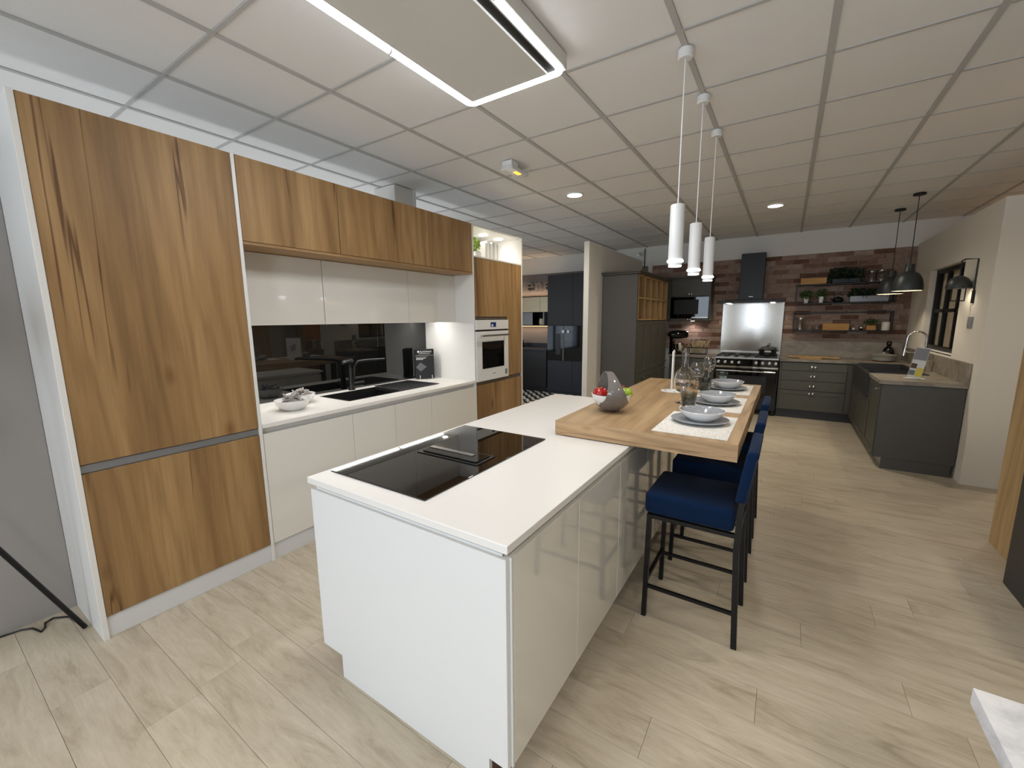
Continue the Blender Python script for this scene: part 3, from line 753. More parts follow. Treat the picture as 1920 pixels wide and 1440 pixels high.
# stools
def make_stool():
    t = thing('bar_stool', '', 'stool', (0, 0, 0), group='navy bar stools along the oak bar')
    bm = bmesh.new(); bm_box(bm, -0.225, 0.185, -0.19, 0.19, 0.578, 0.690, 0.028, 4)
    for v in bm.verts:
        if v.co.z > 0.66: v.co.z += 0.012*(1-(v.co.x/0.22)**2)*(1-(v.co.y/0.19)**2)
    o = link('seat', to_mesh(bm, 'seat'), 'navy_velvet', t, (0, 0, 0)); autosmooth(o.data, 60)
    for s in (-1, 1):
        tube('leg', [(-0.205, s*0.183, 0), (-0.198, s*0.178, 0.575)], 0.0115, 'black_metal', t, square=True)
        tube('leg', [(0.222, s*0.183, 0), (0.200, s*0.178, 0.50), (0.205, s*0.178, 0.70), (0.245, s*0.176, 0.95)], 0.0125, 'black_metal', t, square=True)
        tube('side_rail', [(-0.203, s*0.182, 0.175), (0.216, s*0.182, 0.175)], 0.008, 'black_metal', t, square=True)
        tube('seat_rail', [(-0.198, s*0.178, 0.566), (0.200, s*0.178, 0.566)], 0.010, 'black_metal', t, square=True)
    tube('foot_rail', [(-0.203, -0.182, 0.20), (-0.203, 0.182, 0.20)], 0.009, 'black_metal', t, square=True)
    tube('seat_rail', [(-0.198, -0.178, 0.566), (-0.198, 0.178, 0.566)], 0.010, 'black_metal', t, square=True)
    tube('seat_rail', [(0.200, -0.178, 0.566), (0.200, 0.178, 0.566)], 0.010, 'black_metal', t, square=True)
    tube('back_rail', [(0.204, -0.178, 0.68), (0.204, 0.178, 0.68)], 0.010, 'black_metal', t, square=True)
    bm = bmesh.new(); bm_box(bm, -0.024, 0.024, -0.195, 0.195, -0.125, 0.125, 0.018, 3)
    for v in bm.verts: v.co.x += 0.14*v.co.z - 0.03*(v.co.y/0.19)**2
    o = link('backrest', to_mesh(bm, 'backrest'), 'navy_velvet', t, (0.248, 0, 0.855)); autosmooth(o.data, 60)
    return t
st = make_stool()
for i, (yy, lab) in enumerate(((2.24, 'navy velvet bar stool with black metal legs, nearest the viewer'), (2.85, 'navy velvet bar stool with black metal legs, middle of three'), (3.44, 'navy velvet bar stool with black metal legs, farthest of three'))):
    o = st if i == 0 else copy_tree(st)
    o.location = (-0.315, yy, 0); o['label'] = lab

# table setting on the bar
ZB = 0.996
settings = [((-0.363, 2.44), (2.12, 2.64), 'nearest the viewer'), ((-0.362, 3.03), (2.775, 3.31), 'in the middle of the bar'), ((-0.368, 3.69), (3.455, 3.965), 'at the far end of the bar')]
for (px, py), (ma, mb), which in settings:
    tag(box('placemat', -0.540, -0.190, ma, mb, ZB+0.0004, ZB+0.0026, 'speckled_placemat', None, bev=0), 'speckled white placemat ' + which, 'placemat', 'placemats on the bar')
    pl = lathe('dinner_plate', [(0, 0), (0.085, 0), (0.09, 0.004), (0.145, 0.016), (0.148, 0.019), (0.144, 0.020), (0.09, 0.010), (0, 0.009)], 'ceramic_grey', None, (px, py, ZB+0.0028), 48)
    tag(pl, 'grey dinner plate with pale rim ' + which, 'plate', 'dinner plates on the bar')
    bl = thing('soup_bowl', 'white soup bowl with grey patterned inside ' + which, 'bowl', (px+0.008, py+0.01, ZB+0.012), group='soup bowls on the bar')
    at = (px+0.008, py+0.01, ZB+0.0122)
    lathe('shell', [(0, 0), (0.06, 0), (0.066, 0.004), (0.098, 0.028), (0.117, 0.056), (0.114, 0.057), (0.095, 0.031), (0.064, 0.0085), (0, 0.008)], 'ceramic_white', bl, at, 48)
    lathe('patterned_lining', [(0.066, 0.0112), (0.0942, 0.0322), (0.1132, 0.0572), (0.1122, 0.0574), (0.0932, 0.0332), (0.066, 0.0125), (0.066, 0.0112)], 'patterned_bowl_glaze', bl, at, 48, cap=False)
def tumbler(x, y, label):
    tag(lathe('tumbler', [(0, 0), (0.036, 0), (0.040, 0.004), (0.049, 0.098), (0.0465, 0.098), (0.0375, 0.010), (0, 0.009)], 'smoked_glass', None, (x, y, ZB+0.0003), 36), label, 'glass', 'smoked tumblers on the bar')
tumbler(-0.487, 2.80, 'smoked glass tumbler beside the nearest place setting')
tumbler(-0.500, 3.52, 'smoked glass tumbler beside the middle place setting')
tumbler(-0.440, 4.000, 'smoked glass tumbler at the far end of the bar, behind the farthest plate')
def wine_glass(x, y, stem, rb, hb_, label):
    z1 = stem; prof = [(0, 0), (0.036, 0), (0.036, 0.002), (0.006, 0.007), (0.0042, 0.02), (0.004, z1-0.004), (0.010, z1+0.004)]
    n = 12
    for k in range(1, n+1):
        t = k/n; r = rb*math.sin(PI*(0.08+0.70*t**0.85))**0.75 if t < 1 else rb*0.72
        prof.append((r, z1+0.004+hb_*t))
    inner = [(max(r-0.0012, 0.001), z) for r, z in prof[7:]][::-1]
    prof += inner + [(0, z1+0.010)]
    tag(lathe('wine_glass', prof, 'clear_glass', None, (x, y, ZB+0.0003), 36), label, 'glass', 'wine glasses on the bar')
wine_glass(-0.562, 2.945, 0.068, 0.055, 0.130, 'clear stemmed wine glass closest to the fruit basket')
wine_glass(-0.572, 3.605, 0.078, 0.058, 0.132, 'clear stemmed wine glass in the middle, right of the carafe')
wine_glass(-0.535, 3.945, 0.105, 0.053, 0.128, 'tall clear stemmed wine glass at the far end of the bar')
cf = lathe('carafe', [(0, 0), (0.080, 0), (0.088, 0.006), (0.092, 0.05), (0.089, 0.105), (0.060, 0.128), (0.034, 0.150), (0.027, 0.18), (0.026, 0.22), (0.031, 0.275), (0.029, 0.275), (0.0240, 0.22), (0.025, 0.18), (0.032, 0.149), (0.058, 0.126), (0.0865, 0.103), (0.0895, 0.05), (0.085, 0.010), (0, 0.008)], 'clear_glass', None, (-0.695, 3.74, ZB+0.0003), 40)
tag(cf, 'clear glass carafe with wide body and narrow neck on the bar', 'carafe')
# table sign
sg = thing('table_sign', 'white card in a clear stand with dotted base on the bar', 'sign', (-0.72, 3.40, ZB), math.radians(9))
box('card', -0.004, 0.004, -0.10, 0.10, 0.02, 0.315, 'paper_white', sg, bev=0.001)
for k in range(4): 
    o = box('print_line', -0.0058, -0.0042, -0.055, 0.03, 0.20-k*0.022, 0.210-k*0.022, 'print_grey', sg, bev=0); o.rotation_euler = (0.5, 0, 0)
pts = [(0.07*math.cos(a), 0.07*math.sin(a)) for a in [PI/2 + k*PI/14 for k in range(15)]] + [(0.07, -0.07), (0.07, 0.07)]
prism('base', pts, 'z', 0.0005, 0.006, 'paper_white', sg, (-0.01, -0.02, 0))
for (dx, dy) in ((-0.045, 0.02), (-0.03, -0.04), (0.03, -0.055)):
    lathe('dot', [(0, 0), (0.009, 0), (0.009, 0.001), (0, 0.001)], 'print_grey', sg, (-0.01+dx, -0.02+dy, 0.0062), 14)

# fruit basket
fb = thing('fruit_basket', 'white bowl with wide grey ceramic strap handle on the oak bar', 'basket', (-0.875, 2.455, ZB))
fc = Vector((-0.875, 2.455, ZB))
lathe('bowl', [(0, 0.006)] + [(0.122*math.sin(a), 0.128-0.122*math.cos(a)) for a in [0.2*k for k in range(1, 7)]] + [(0.1215, 0.112), (0.1165, 0.112)] + [(0.117*math.sin(a), 0.128-0.117*math.cos(a)) for a in [0.2*k for k in range(6, 0, -1)]] + [(0, 0.011)], 'ceramic_white', fb, fc, 40)
u = Vector((0.60, -0.80, 0)).normalized(); nrm = Vector((0.80, 0.60, 0)).normalized()
N = 56
bm = bmesh.new(); rows = []
for k in range(N):
    a = -PI/2 + 2*PI*k/N
    s_, c_ = math.sin(a), math.cos(a)
    ru, zz = (0.1285*c_, 0.128 + 0.1275*s_) if s_ <= 0 else (0.1285*c_*(1-0.22*s_), 0.128 + 0.122*s_)
    f = zz/0.25
    hw = 0.088 if f < 0.15 else 0.088 - 0.068*((f-0.15)/0.85)**0.8
    o_ = Vector((ru, 0, zz-0.128)); rho = o_.length; d = o_/rho; r_ = []
    ring = [(t/3, 0.0) for t in range(-3, 4)] + [(t/3, -0.005) for t in range(3, -4, -1)]
    for side, th in ring:
        off = side*hw; q = math.sqrt(max(rho*rho-off*off, 1e-6)) + th
        pz = 0.128 + d.z*q
        p = u*(d.x*q) + nrm*(off - 0.030*max(f-0.3, 0))
        r_.append(bm.verts.new((p.x, p.y, max(pz, 0.0005))))
    rows.append(r_)
L = len(rows[0])
for i in range(N):
    a, b = rows[i], rows[(i+1) % N]
    for j in range(L): bm.faces.new((a[j], b[j], b[(j+1) % L], a[(j+1) % L]))
o = link('strap_handle', to_mesh(bm, 'strap_handle'), 'basket_grey', fb, fc); autosmooth(o.data, 50)
def apple(loc, r, mat, label):
    t = thing('apple', label, 'apple', loc, group='apples in the fruit basket')
    prof = []
    for k in range(17):
        a = PI*k/16; rr = r*math.sin(a)*(1+0.06*math.cos(a)); zz = -r*0.92*math.cos(a)
        if k >= 13: zz -= (k-12)**2*r*0.018
        if k <= 1: zz += r*0.05*(2-k)
        prof.append((max(rr, 0), zz))
    prof[0] = (0, prof[0][1]); prof[-1] = (0, prof[-1][1])
    lathe('flesh', prof, mat, t, loc, 24)
    tube('stem', [(loc[0], loc[1], loc[2]+r*0.55), (loc[0]+0.003, loc[1], loc[2]+r*0.95)], 0.0018, 'stem_brown', t, 6)
apple((-0.935, 2.425, ZB+0.112), 0.046, 'apple_red', 'red apple at the left of the fruit basket')
apple((-0.793, 2.480, ZB+0.118), 0.040, 'apple_green', 'green apple at the right of the fruit basket')
apple((-0.845, 2.530, ZB+0.126), 0.041, 'apple_dark', 'dark red apple behind the green one')

# ceiling hood over the island
hd = thing('ceiling_hood', 'white ceiling extractor hood with glowing LED frame above the island', 'hood', (-1.34, 1.49, HC))
HX0, HX1, HY0, HY1, HZ = -1.652, -1.028, 0.88, 2.098, 2.793
box('housing', HX0, HX1, HY0, HY1, HZ+0.012, HC-0.005, 'hood_white', hd, bev=0.004)
box('panel', HX0+0.055, HX1-0.085, HY0+0.05, HY1-0.05, HZ-0.004, HZ+0.011, 'hood_white', hd, bev=0.002)
box('suction_gap', HX0+0.048, HX1-0.045, HY0+0.045, HY1-0.043, HZ+0.006, HZ+0.012, 'black_matte', hd, bev=0)
def rounded_path(x0, x1, y0, y1, r, which):
    pts = []
    def arc(cx, cy_, a0): return [(cx+r*math.cos(a0+PI/2*k/6), cy_+r*math.sin(a0+PI/2*k/6)) for k in range(7)]
    if which == 'far': pts = [(x1, (y0+y1)/2+0.008)] + arc(x1-r, y1-r, 0) + arc(x0+r, y1-r, PI/2) + [(x0, (y0+y1)/2+0.008)]
    else: pts = [(x0, (y0+y1)/2-0.008)] + arc(x0+r, y0+r, PI) + arc(x1-r, y0+r, 1.5*PI) + [(x1, (y0+y1)/2-0.008)]
    return pts
for wh in ('far', 'near'):
    p = rounded_path(HX0+0.016, HX1-0.016, HY0+0.016, HY1-0.016, 0.035, wh)
    tag(tube('led_profile', [(a, b, HZ+0.004) for a, b in p], 0.0130, 'led_hood', hd, 8), 'glowing white LED profile')
for x in (HX0+0.016, HX1-0.016): box('led_joint', x-0.008, x+0.008, (HY0+HY1)/2-0.007, (HY0+HY1)/2+0.007, HZ-0.004, HZ+0.011, 'satin_steel', hd, bev=0)
strip_light('hood_light', (-1.34, 1.49, HZ-0.012), 0.58, 1.15, 22, (0.97, 0.98, 1.0), hd)

# pendants above the bar
def make_pendant():
    t = thing('pendant_lamp', '', 'lamp', (0, 0, 0), group='white cylinder pendants over the bar')
    lathe('ceiling_rose', [(0, HC-0.004), (0.036, HC-0.004), (0.036, HC-0.040), (0.030, HC-0.046), (0, HC-0.046)], 'satin_white', t, (0, 0, 0), 28)
    tube('cord', [(0, 0, HC-0.045), (0, 0, 2.145)], 0.0032, 'cable_white', t, 8)
    sh = lathe('shade', [(0, 2.15), (0.034, 2.15), (0.036, 2.147), (0.036, 1.872), (0.036, 1.872), (0.0, 1.872)], 'satin_white', t, (0, 0, 0), 32)
    lathe('light_ring', [(0.0, 1.8715), (0.039, 1.8715), (0.042, 1.866), (0.042, 1.862), (0.036, 1.858), (0.0, 1.858)], 'pendant_glow', t, (0, 0, 0), 32)
    lathe('lens_ring', [(0, 1.8575), (0.034, 1.8575), (0.034, 1.842), (0, 1.842)], 'pvc_clear', t, (0, 0, 0), 32)
    lathe('bulb_lens', [(0, 1.8415), (0.033, 1.8415), (0.032, 1.836), (0, 1.834)], 'pendant_glow', t, (0, 0, 0), 32)
    spot('pendant_light', (0, 0, 1.83), 7.5, (1.0, 0.97, 0.92), t, 120, 0.7, 0.03)
    return t
pd = make_pendant()
for i, (yy, lab) in enumerate(((2.396, 'white cylinder pendant lamp nearest the viewer, hanging lowest in view'), (2.923, 'white cylinder pendant lamp in the middle of the three over the bar'), (3.487, 'white cylinder pendant lamp farthest of the three over the bar'))):
    o = pd if i == 0 else copy_tree(pd)
    o.location = (-0.525, yy, 0); o['label'] = lab

# recessed downlights
def downlight(x, y, label, power, color=(1, 0.90, 0.74)):
    t = thing('downlight', label, 'light', (x, y, HC), group='recessed ceiling downlights')
    lathe('trim_ring', [(0.078, 0), (0.098, 0), (0.096, -0.010), (0.078, -0.012), (0.078, 0)], 'satin_white', t, (x, y, HC+0.002), 36, cap=False)
    lathe('diffuser', [(0, 0), (0.078, 0), (0.078, -0.008), (0, -0.008)], 'lamp_glow', t, (x, y, HC+0.002), 36)
    spot('downlight_lamp', (x, y, HC-0.015), power, color, t, 150, 0.9, 0.08)
downlight(-2.02, 4.34, 'round glowing ceiling downlight near the oven column', 85)
downlight(-0.225, 6.125, 'round glowing ceiling downlight in front of the range cooker', 120)
for x, y, l in ((0.98, -0.5, 'behind the viewer on the right'), (-0.82, -1.2, 'behind the viewer on the left'), (1.577, 1.945, 'added unseen above the marble table'), (1.577, 3.745, 'added unseen above the oak-sided display unit'), (2.6, 6.6, 'over the room behind the sink wall'), (-4.4, 6.0, 'added unseen beyond the oven column')):  # right-hand pair warms the floor, far-left one lifts the far kitchen; all added
    downlight(x, y, 'round ceiling downlight ' + l, 78)
# emergency light
em = thing('emergency_light', 'small emergency light with orange glow on the ceiling', 'light', (-2.07, 3.22, HC))
box('mount', -2.115, -2.02, 3.10, 3.20, HC-0.045, HC-0.004, 'satin_white', em)
box('diffuser', -2.125, -2.01, 3.09, 3.36, HC-0.075, HC-0.046, 'pvc_clear', em, bev=0.006)
box('reflector', -2.10, -2.08, 3.13, 3.30, HC-0.0765, HC-0.074, 'paper_white', em, bev=0)
box('glow_lamp', -2.065, -2.03, 3.19, 3.27, HC-0.078, HC-0.072, 'exit_glow', em, bev=0.002)
box('end_cap', -2.12, -2.015, 3.355, 3.375, HC-0.072, HC-0.030, 'satin_white', em)

# ------------------------------------------------------------------ country kitchen at the back
KY = 7.68
def knob(parent, x, y, z, axis='y', r=0.012):
    m = {'y': (PI/2, 0, 0), 'x': (0, -PI/2, 0), '+x': (0, PI/2, 0)}[axis]
    o = lathe('knob', [(0, 0), (r*0.6, 0), (r*0.6, 0.012), (r, 0.018), (r, 0.026), (r*0.5, 0.031), (0, 0.031)], 'chrome', parent, (x, y, z), 14)
    o.rotation_euler = m; return o
def cup_pull(parent, x, y, z):
    for dx in (-0.022, 0.022): knob(parent, x+dx, y, z, 'y', 0.017)
def shaker_door(parent, x0, x1, z0, z1, y, mat='shaker_grey', fr=0.06, name='door'):
    d = box(name, x0, x1, y, y+0.02, z0, z1, mat, parent, bev=0.001)
    for b in ((x0, x1, z0, z0+fr), (x0, x1, z1-fr, z1), (x0, x0+fr, z0+fr, z1-fr), (x1-fr, x1, z0+fr, z1-fr)):
        box('frame_strip', b[0], b[1], y-0.007, y, b[2], b[3], mat, d, bev=0.0015)
    return d
# drawer unit right of the range
dw = thing('drawer_cabinet', 'grey cabinet with four drawers right of the range cooker', 'cabinet', (0.38, 8.0, 0))
box('carcass', -0.04, 0.86, KY+0.02, YB-0.014, 0.13, 0.878, 'shaker_grey', dw, bev=0)
for z0, z1 in ((0.745, 0.868), (0.595, 0.738), (0.445, 0.588)):
    d = box('drawer', -0.01, 0.79, KY, KY+0.02, z0, z1, 'shaker_grey', dw, bev=0.003); cup_pull(d, 0.39, KY, (z0+z1)/2)
d = shaker_door(dw, -0.01, 0.79, 0.142, 0.438, KY, name='drawer'); cup_pull(d, 0.39, KY-0.007, 0.405)
box('filler', 0.795, 0.86, KY+0.003, KY+0.02, 0.14, 0.87, 'shaker_grey', dw)
box('plinth', -0.04, 0.92, KY+0.05, KY+0.07, 0, 0.13, 'anthracite', dw, bev=0)
# peninsula with sink
PX = 0.855
units = [('dishwasher_cabinet', 'dark grey cabinet at the end of the window wall, broad end panel towards the viewer', 5.576, 6.19, 0.882, [(5.58, 6.185, 0.875)]),
         ('sink_cabinet', 'dark grey two-door cabinet under the apron-front sink', 6.195, 7.38, 0.64, [(6.20, 6.785, 0.635), (6.79, 7.375, 0.635)]),
         ('filler_cabinet', 'narrow dark grey cabinet in the corner between sink and drawers', 7.40, 7.66, 0.882, [(7.402, 7.66, 0.875)])]
for nm, lab, ya, yb_, zt, drs in units:
    pn = thing(nm, lab, 'cabinet', (1.15, (ya+yb_)/2, 0), group='dark grey cabinets along the window wall')
    if nm == 'dishwasher_cabinet':
        box('end_panel', PX+0.005, 1.462, 5.55, 5.575, 0.118, 0.882, 'shaker_panel', pn)
        box('end_plinth', 0.925, 1.44, 5.555, 5.575, 0, 0.117, 'shaker_panel', pn, bev=0)
    box('carcass', PX+0.022, 1.445, ya, yb_, 0.118, zt, 'shaker_grey', pn, bev=0)
    box('plinth', 0.925, 0.94, ya, yb_, 0, 0.117, 'satin_steel', pn, bev=0)
    for a, b, d_ in drs:
        c = 0.125
        d = box('door', PX, PX+0.02, a, b, c, d_, 'shaker_grey', pn, bev=0.002)
        for q in ((a, b, c, c+0.06), (a, b, d_-0.06, d_), (a, a+0.06, c+0.06, d_-0.06), (b-0.06, b, c+0.06, d_-0.06)):
            box('frame_strip', PX-0.007, PX, q[0], q[1], q[2], q[3], 'shaker_grey', d, bev=0.0015)
        knob(d, PX-0.007, a+0.05, d_-0.05, 'x', 0.014)
wk = boxes('worktop', [(0.835, 1.468, 5.535, 6.19, 0.885, 0.922), (1.34, 1.468, 6.19, 7.40, 0.885, 0.922), (0.835, 1.468, 7.40, 8.235, 0.885, 0.922), (-0.045, 0.835, KY-0.02, 8.235, 0.885, 0.922)], 'brown_stone_top')
tag(wk, 'brown stone-look worktop running round the sink corner', 'worktop')
tag(box('upstand', 1.448, 1.468, 5.53, 8.235, 0.9225, 1.12, 'brown_stone_top', None, bev=0.001), 'brown stone-look upstand along the window wall', 'upstand')
tag(box('upstand', -0.045, 1.447, 8.213, 8.233, 0.9225, 1.175, 'brown_stone_top', None, bev=0.001), 'brown stone-look upstand under the bricks, right of the cooker', 'upstand')
bs = thing('belfast_sink', 'dark grey apron-front sink set in the stone-look worktop', 'sink', (1.08, 6.8, 0.65))
boxes('basin', [(0.828, 0.87, 6.195, 7.395, 0.65, 0.905), (0.87, 1.335, 6.195, 6.225, 0.65, 0.93), (0.87, 1.335, 7.365, 7.395, 0.65, 0.93), (1.30, 1.335, 6.225, 7.365, 0.65, 0.93), (0.87, 1.30, 6.225, 7.365, 0.645, 0.67), (0.87, 1.30, 6.78, 6.80, 0.67, 0.90)], 'anthracite', bs)
tube('rim', [(0.848, 7.39, 0.91), (0.848, 7.0, 0.907), (0.848, 6.6, 0.907), (0.848, 6.20, 0.91)], 0.012, 'anthracite', bs)
tf = thing('swan_faucet', 'chrome arched tap with pull-down hose in front of the window', 'tap', (1.36, 6.62, 0.92))
lathe('base', [(0, 0), (0.028, 0), (0.028, 0.05), (0.020, 0.07), (0.018, 0.20), (0, 0.20)], 'chrome', tf, (1.36, 6.62, 0.922), 20)
arc = [(1.36, 6.62, 1.12)] + [(1.36-0.083+0.083*math.cos(a), 6.62, 1.30+0.083*math.sin(a)) for a in [PI*k/12 for k in range(13)]] + [(1.19, 6.62, 1.22), (1.185, 6.62, 1.18)]
tube('arch', arc, 0.010, 'chrome', tf, 10)
tube('spray_head', [(1.186, 6.62, 1.19), (1.18, 6.62, 1.10)], [0.013, 0.017], 'chrome', tf, 12)
tube('holder', [(1.35, 6.62, 1.12), (1.19, 6.62, 1.145)], 0.006, 'chrome', tf, 8)
tube('lever', [(1.37, 6.62, 1.04), (1.44, 6.60, 1.06)], 0.006, 'chrome', tf, 8)
# clear display with leaflet
ls = thing('leaflet_stand', 'clear acrylic leaflet stand on the worktop beside the sink', 'stand', (1.14, 5.82, 0.922), math.radians(-12), local=True)
pts = [(0.085*math.cos(a), 0.085*math.sin(a)) for a in [PI*k/16 for k in range(17)]]
prism('base', pts, 'z', 0.0005, 0.004, 'paper_white', ls)
o = box('sleeve', -0.055, 0.055, -0.004, 0.004, 0.0, 0.32, 'acrylic', ls, bev=0.001); o.location = (0.02, 0.0, 0.165); o.rotation_euler = (-0.16, 0.14, 0)
lf = box('leaflet', -0.052, 0.052, -0.0015, 0.0015, 0.0, 0.31, 'paper_grey', ls, bev=0); lf.location = (0.02, -0.008, 0.166); lf.rotation_euler = (-0.16, 0.14, 0)
BASE[lf] = Vector((0, 0, 0))
for b_, mt in (((-0.050, 0.050, 0.03, 0.150), 'print_grey'), ((-0.05, -0.005, -0.06, -0.01), 'print_brown'), ((0.0, 0.05, -0.14, -0.05), 'print_yellow'), ((-0.05, -0.005, -0.13, -0.08), 'print_mid')):
    box('print', b_[0], b_[1], -0.0026, -0.0016, b_[2], b_[3], mt, lf, bev=0)
# casserole, bottle, cutting board
cs = thing('casserole', 'pale grey enamel casserole with lid on the corner worktop', 'pot', (1.19, 7.85, 0.922))
lathe('pot', [(0, 0), (0.11, 0), (0.13, 0.012), (0.145, 0.08), (0.14, 0.08), (0.12, 0.016), (0, 0.014)], 'enamel_grey', cs, (1.19, 7.85, 0.9285), 32)
lathe('lid', [(0, 0.13), (0.02, 0.13), (0.02, 0.112), (0.06, 0.106), (0.12, 0.092), (0.155, 0.082), (0.150, 0.080), (0, 0.081)], 'enamel_grey', cs, (1.19, 7.85, 0.929), 32)
lathe('foot_ring', [(0, 0), (0.105, 0), (0.112, 0.006), (0, 0.006)], 'red_rim', cs, (1.19, 7.85, 0.9224), 32)
tag(lathe('bottle', [(0, 0), (0.06, 0), (0.068, 0.01), (0.070, 0.11), (0.055, 0.17), (0.028, 0.20), (0.022, 0.21), (0.030, 0.225), (0.030, 0.265), (0.018, 0.28), (0, 0.28)], 'black_gloss', None, (1.27, 8.08, 0.9224), 28), 'squat black bottle with knob stopper behind the casserole', 'bottle')
cb = thing('chopping_board', 'light wooden board with rounded ends lying on the worktop', 'board', (0.38, 7.92, 0.922))
box('board', 0.05, 0.70, 7.84, 8.05, 0.9305, 0.952, 'rack_wood', cb, bev=0.008, seg=2)
box('foot', 0.20, 0.47, 7.70, 7.86, 0.9224, 0.932, 'rack_wood', cb, bev=0.003)
# range cooker
rc = thing('range_cooker', 'black range cooker with steel top and knobs at the brick wall', 'cooker', (-0.505, 7.95, 0))
box('body', -0.955, -0.055, 7.64, 8.21, 0.09, 0.895, 'black_matte', rc)
box('cooktop', -0.955, -0.055, 7.60, 8.21, 0.895, 0.925, 'satin_steel', rc, bev=0.004)
box('control_panel', -0.95, -0.06, 7.61, 7.64, 0.785, 0.893, 'black_gloss', rc)
for x in (-0.90, -0.80, -0.70, -0.60, -0.36, -0.27, -0.18, -0.095):
    o = lathe('knob', [(0, 0), (0.026, 0), (0.026, 0.010), (0.020, 0.014), (0.019, 0.036), (0, 0.038)], 'satin_steel', rc, (x, 7.61, 0.84), 20); o.rotation_euler = (PI/2, 0, 0)
box('trim_bar', -0.955, -0.055, 7.605, 7.64, 0.750, 0.782, 'chrome', rc, bev=0.004)
od = box('oven_door', -0.945, -0.065, 7.615, 7.64, 0.30, 0.745, 'black_gloss', rc)
tube('door_handle', [(-0.92, 7.57, 0.705), (-0.09, 7.57, 0.705)], 0.012, 'chrome', od, 12)
for x in (-0.90, -0.11): tube('handle_post', [(x, 7.615, 0.705), (x, 7.57, 0.705)], 0.009, 'chrome', od, 8)
box('window', -0.80, -0.21, 7.611, 7.6155, 0.36, 0.63, 'print_dark', od, bev=0)
box('storage_drawer', -0.945, -0.065, 7.615, 7.64, 0.10, 0.29, 'black_matte', rc)
for x in (-0.92, -0.09): box('foot', x-0.02, x+0.02, 7.68, 7.72, 0, 0.09, 'black_metal', rc)
for x0 in (-0.93, -0.645, -0.36):
    g = boxes('pan_support', [(x0, x0+0.27, 7.66, 7.672, 0.936, 0.948), (x0, x0+0.27, 8.10, 8.112, 0.936, 0.948), (x0, x0+0.012, 7.66, 8.11, 0.926, 0.948), (x0+0.258, x0+0.27, 7.66, 8.11, 0.926, 0.948), (x0+0.129, x0+0.141, 7.66, 8.11, 0.936, 0.948), (x0, x0+0.27, 7.88, 7.892, 0.936, 0.948)], 'cast_iron', rc)
    for yy in (7.77, 8.0): lathe('burner', [(0, 0), (0.045, 0), (0.045, 0.008), (0.03, 0.012), (0, 0.012)], 'cast_iron', rc, (x0+0.135, yy, 0.9252), 20)
sp_ = tag(box('steel_splashback', -0.955, -0.055, 8.205, 8.226, 0.93, 1.80, 'brushed_steel', None, bev=0.001), 'brushed steel splashback between cooker and black hood', 'splashback')
tag(box('steel_rail', -0.95, -0.06, 8.165, 8.203, 0.955, 0.985, 'satin_steel', None, bev=0.003), 'low steel rail at the back of the cooker', 'rail')
ct = thing('cocotte', 'black cast-iron pot with lid on the right of the cooker', 'pot', (-0.225, 7.90, 0.948))
lathe('pot', [(0, 0), (0.105, 0), (0.118, 0.01), (0.122, 0.095), (0.116, 0.095), (0.11, 0.014), (0, 0.012)], 'cast_iron', ct, (-0.225, 7.90, 0.9485), 32)
lathe('lid', [(0, 0.165), (0.020, 0.163), (0.024, 0.150), (0.008, 0.145), (0.008, 0.125), (0.06, 0.118), (0.11, 0.104), (0.126, 0.096), (0, 0.096)], 'cast_iron', ct, (-0.225, 7.90, 0.949), 32)
for s in (-1, 1): box('handle', -0.225+s*0.118-0.028, -0.225+s*0.118+0.028, 7.87, 7.93, 1.022, 1.036, 'cast_iron', ct, bev=0.004)
box('paper_label', -0.265, -0.175, 7.774, 7.7765, 1.004, 1.030, 'paper_grey', ct, bev=0)
# range hood
rh = thing('range_hood', 'black T-shaped chimney hood above the range cooker', 'hood', (-0.53, 8.1, 1.8))
box('chimney', -0.705, -0.362, 7.98, 8.20, 1.835, 2.585, 'black_metal', rh, bev=0.003)
box('chimney_side', -0.700, -0.367, 8.20, 8.226, 1.835, 2.53, 'anthracite', rh, bev=0)
box('canopy', -1.0, -0.075, 7.74, 8.203, 1.797, 1.834, 'black_metal', rh, bev=0.003)
box('badge', -0.56, -0.50, 7.977, 7.981, 1.89, 1.898, 'satin_steel', rh, bev=0)
for x in (-0.86, -0.22):
    lathe('lamp_lens', [(0, 0), (0.032, 0), (0.032, 0.004), (0, 0.004)], 'lamp_glow', rh, (x, 8.05, 1.7925), 18)
    spot('hood_lamp', (x, 8.05, 1.788), 4, (1, 0.90, 0.72), rh, 130, 0.7, 0.02)
# unit left of the range
lc = thing('corner_cabinet', 'grey base cabinet left of the range cooker', 'cabinet', (-1.33, 8.0, 0))
box('carcass', -1.70, -0.965, KY+0.02, YB-0.014, 0.13, 0.878, 'shaker_grey', lc, bev=0)
box('plinth', -1.70, -0.965, KY+0.05, KY+0.07, 0, 0.13, 'anthracite', lc, bev=0)
for a, b in ((-1.695, -1.335), (-1.33, -0.97)):
    d = shaker_door(lc, a, b, 0.14, 0.72, KY); knob(d, b-0.04, KY-0.007, 0.66)
    d = box('drawer', a, b, KY, KY+0.02, 0.728, 0.868, 'shaker_grey', lc, bev=0.003); knob(d, (a+b)/2, KY, 0.80)
tag(box('worktop', -1.705, -0.960, KY-0.02, 8.235, 0.885, 0.922, 'brown_stone_top', None, bev=0.002), 'short brown stone-look worktop left of the range cooker', 'worktop')
mw = thing('microwave_cabinet', 'dark grey wall cabinet housing the microwave beside the wine rack', 'cabinet', (-1.5, 8.05, 1.5))
MY = 7.86
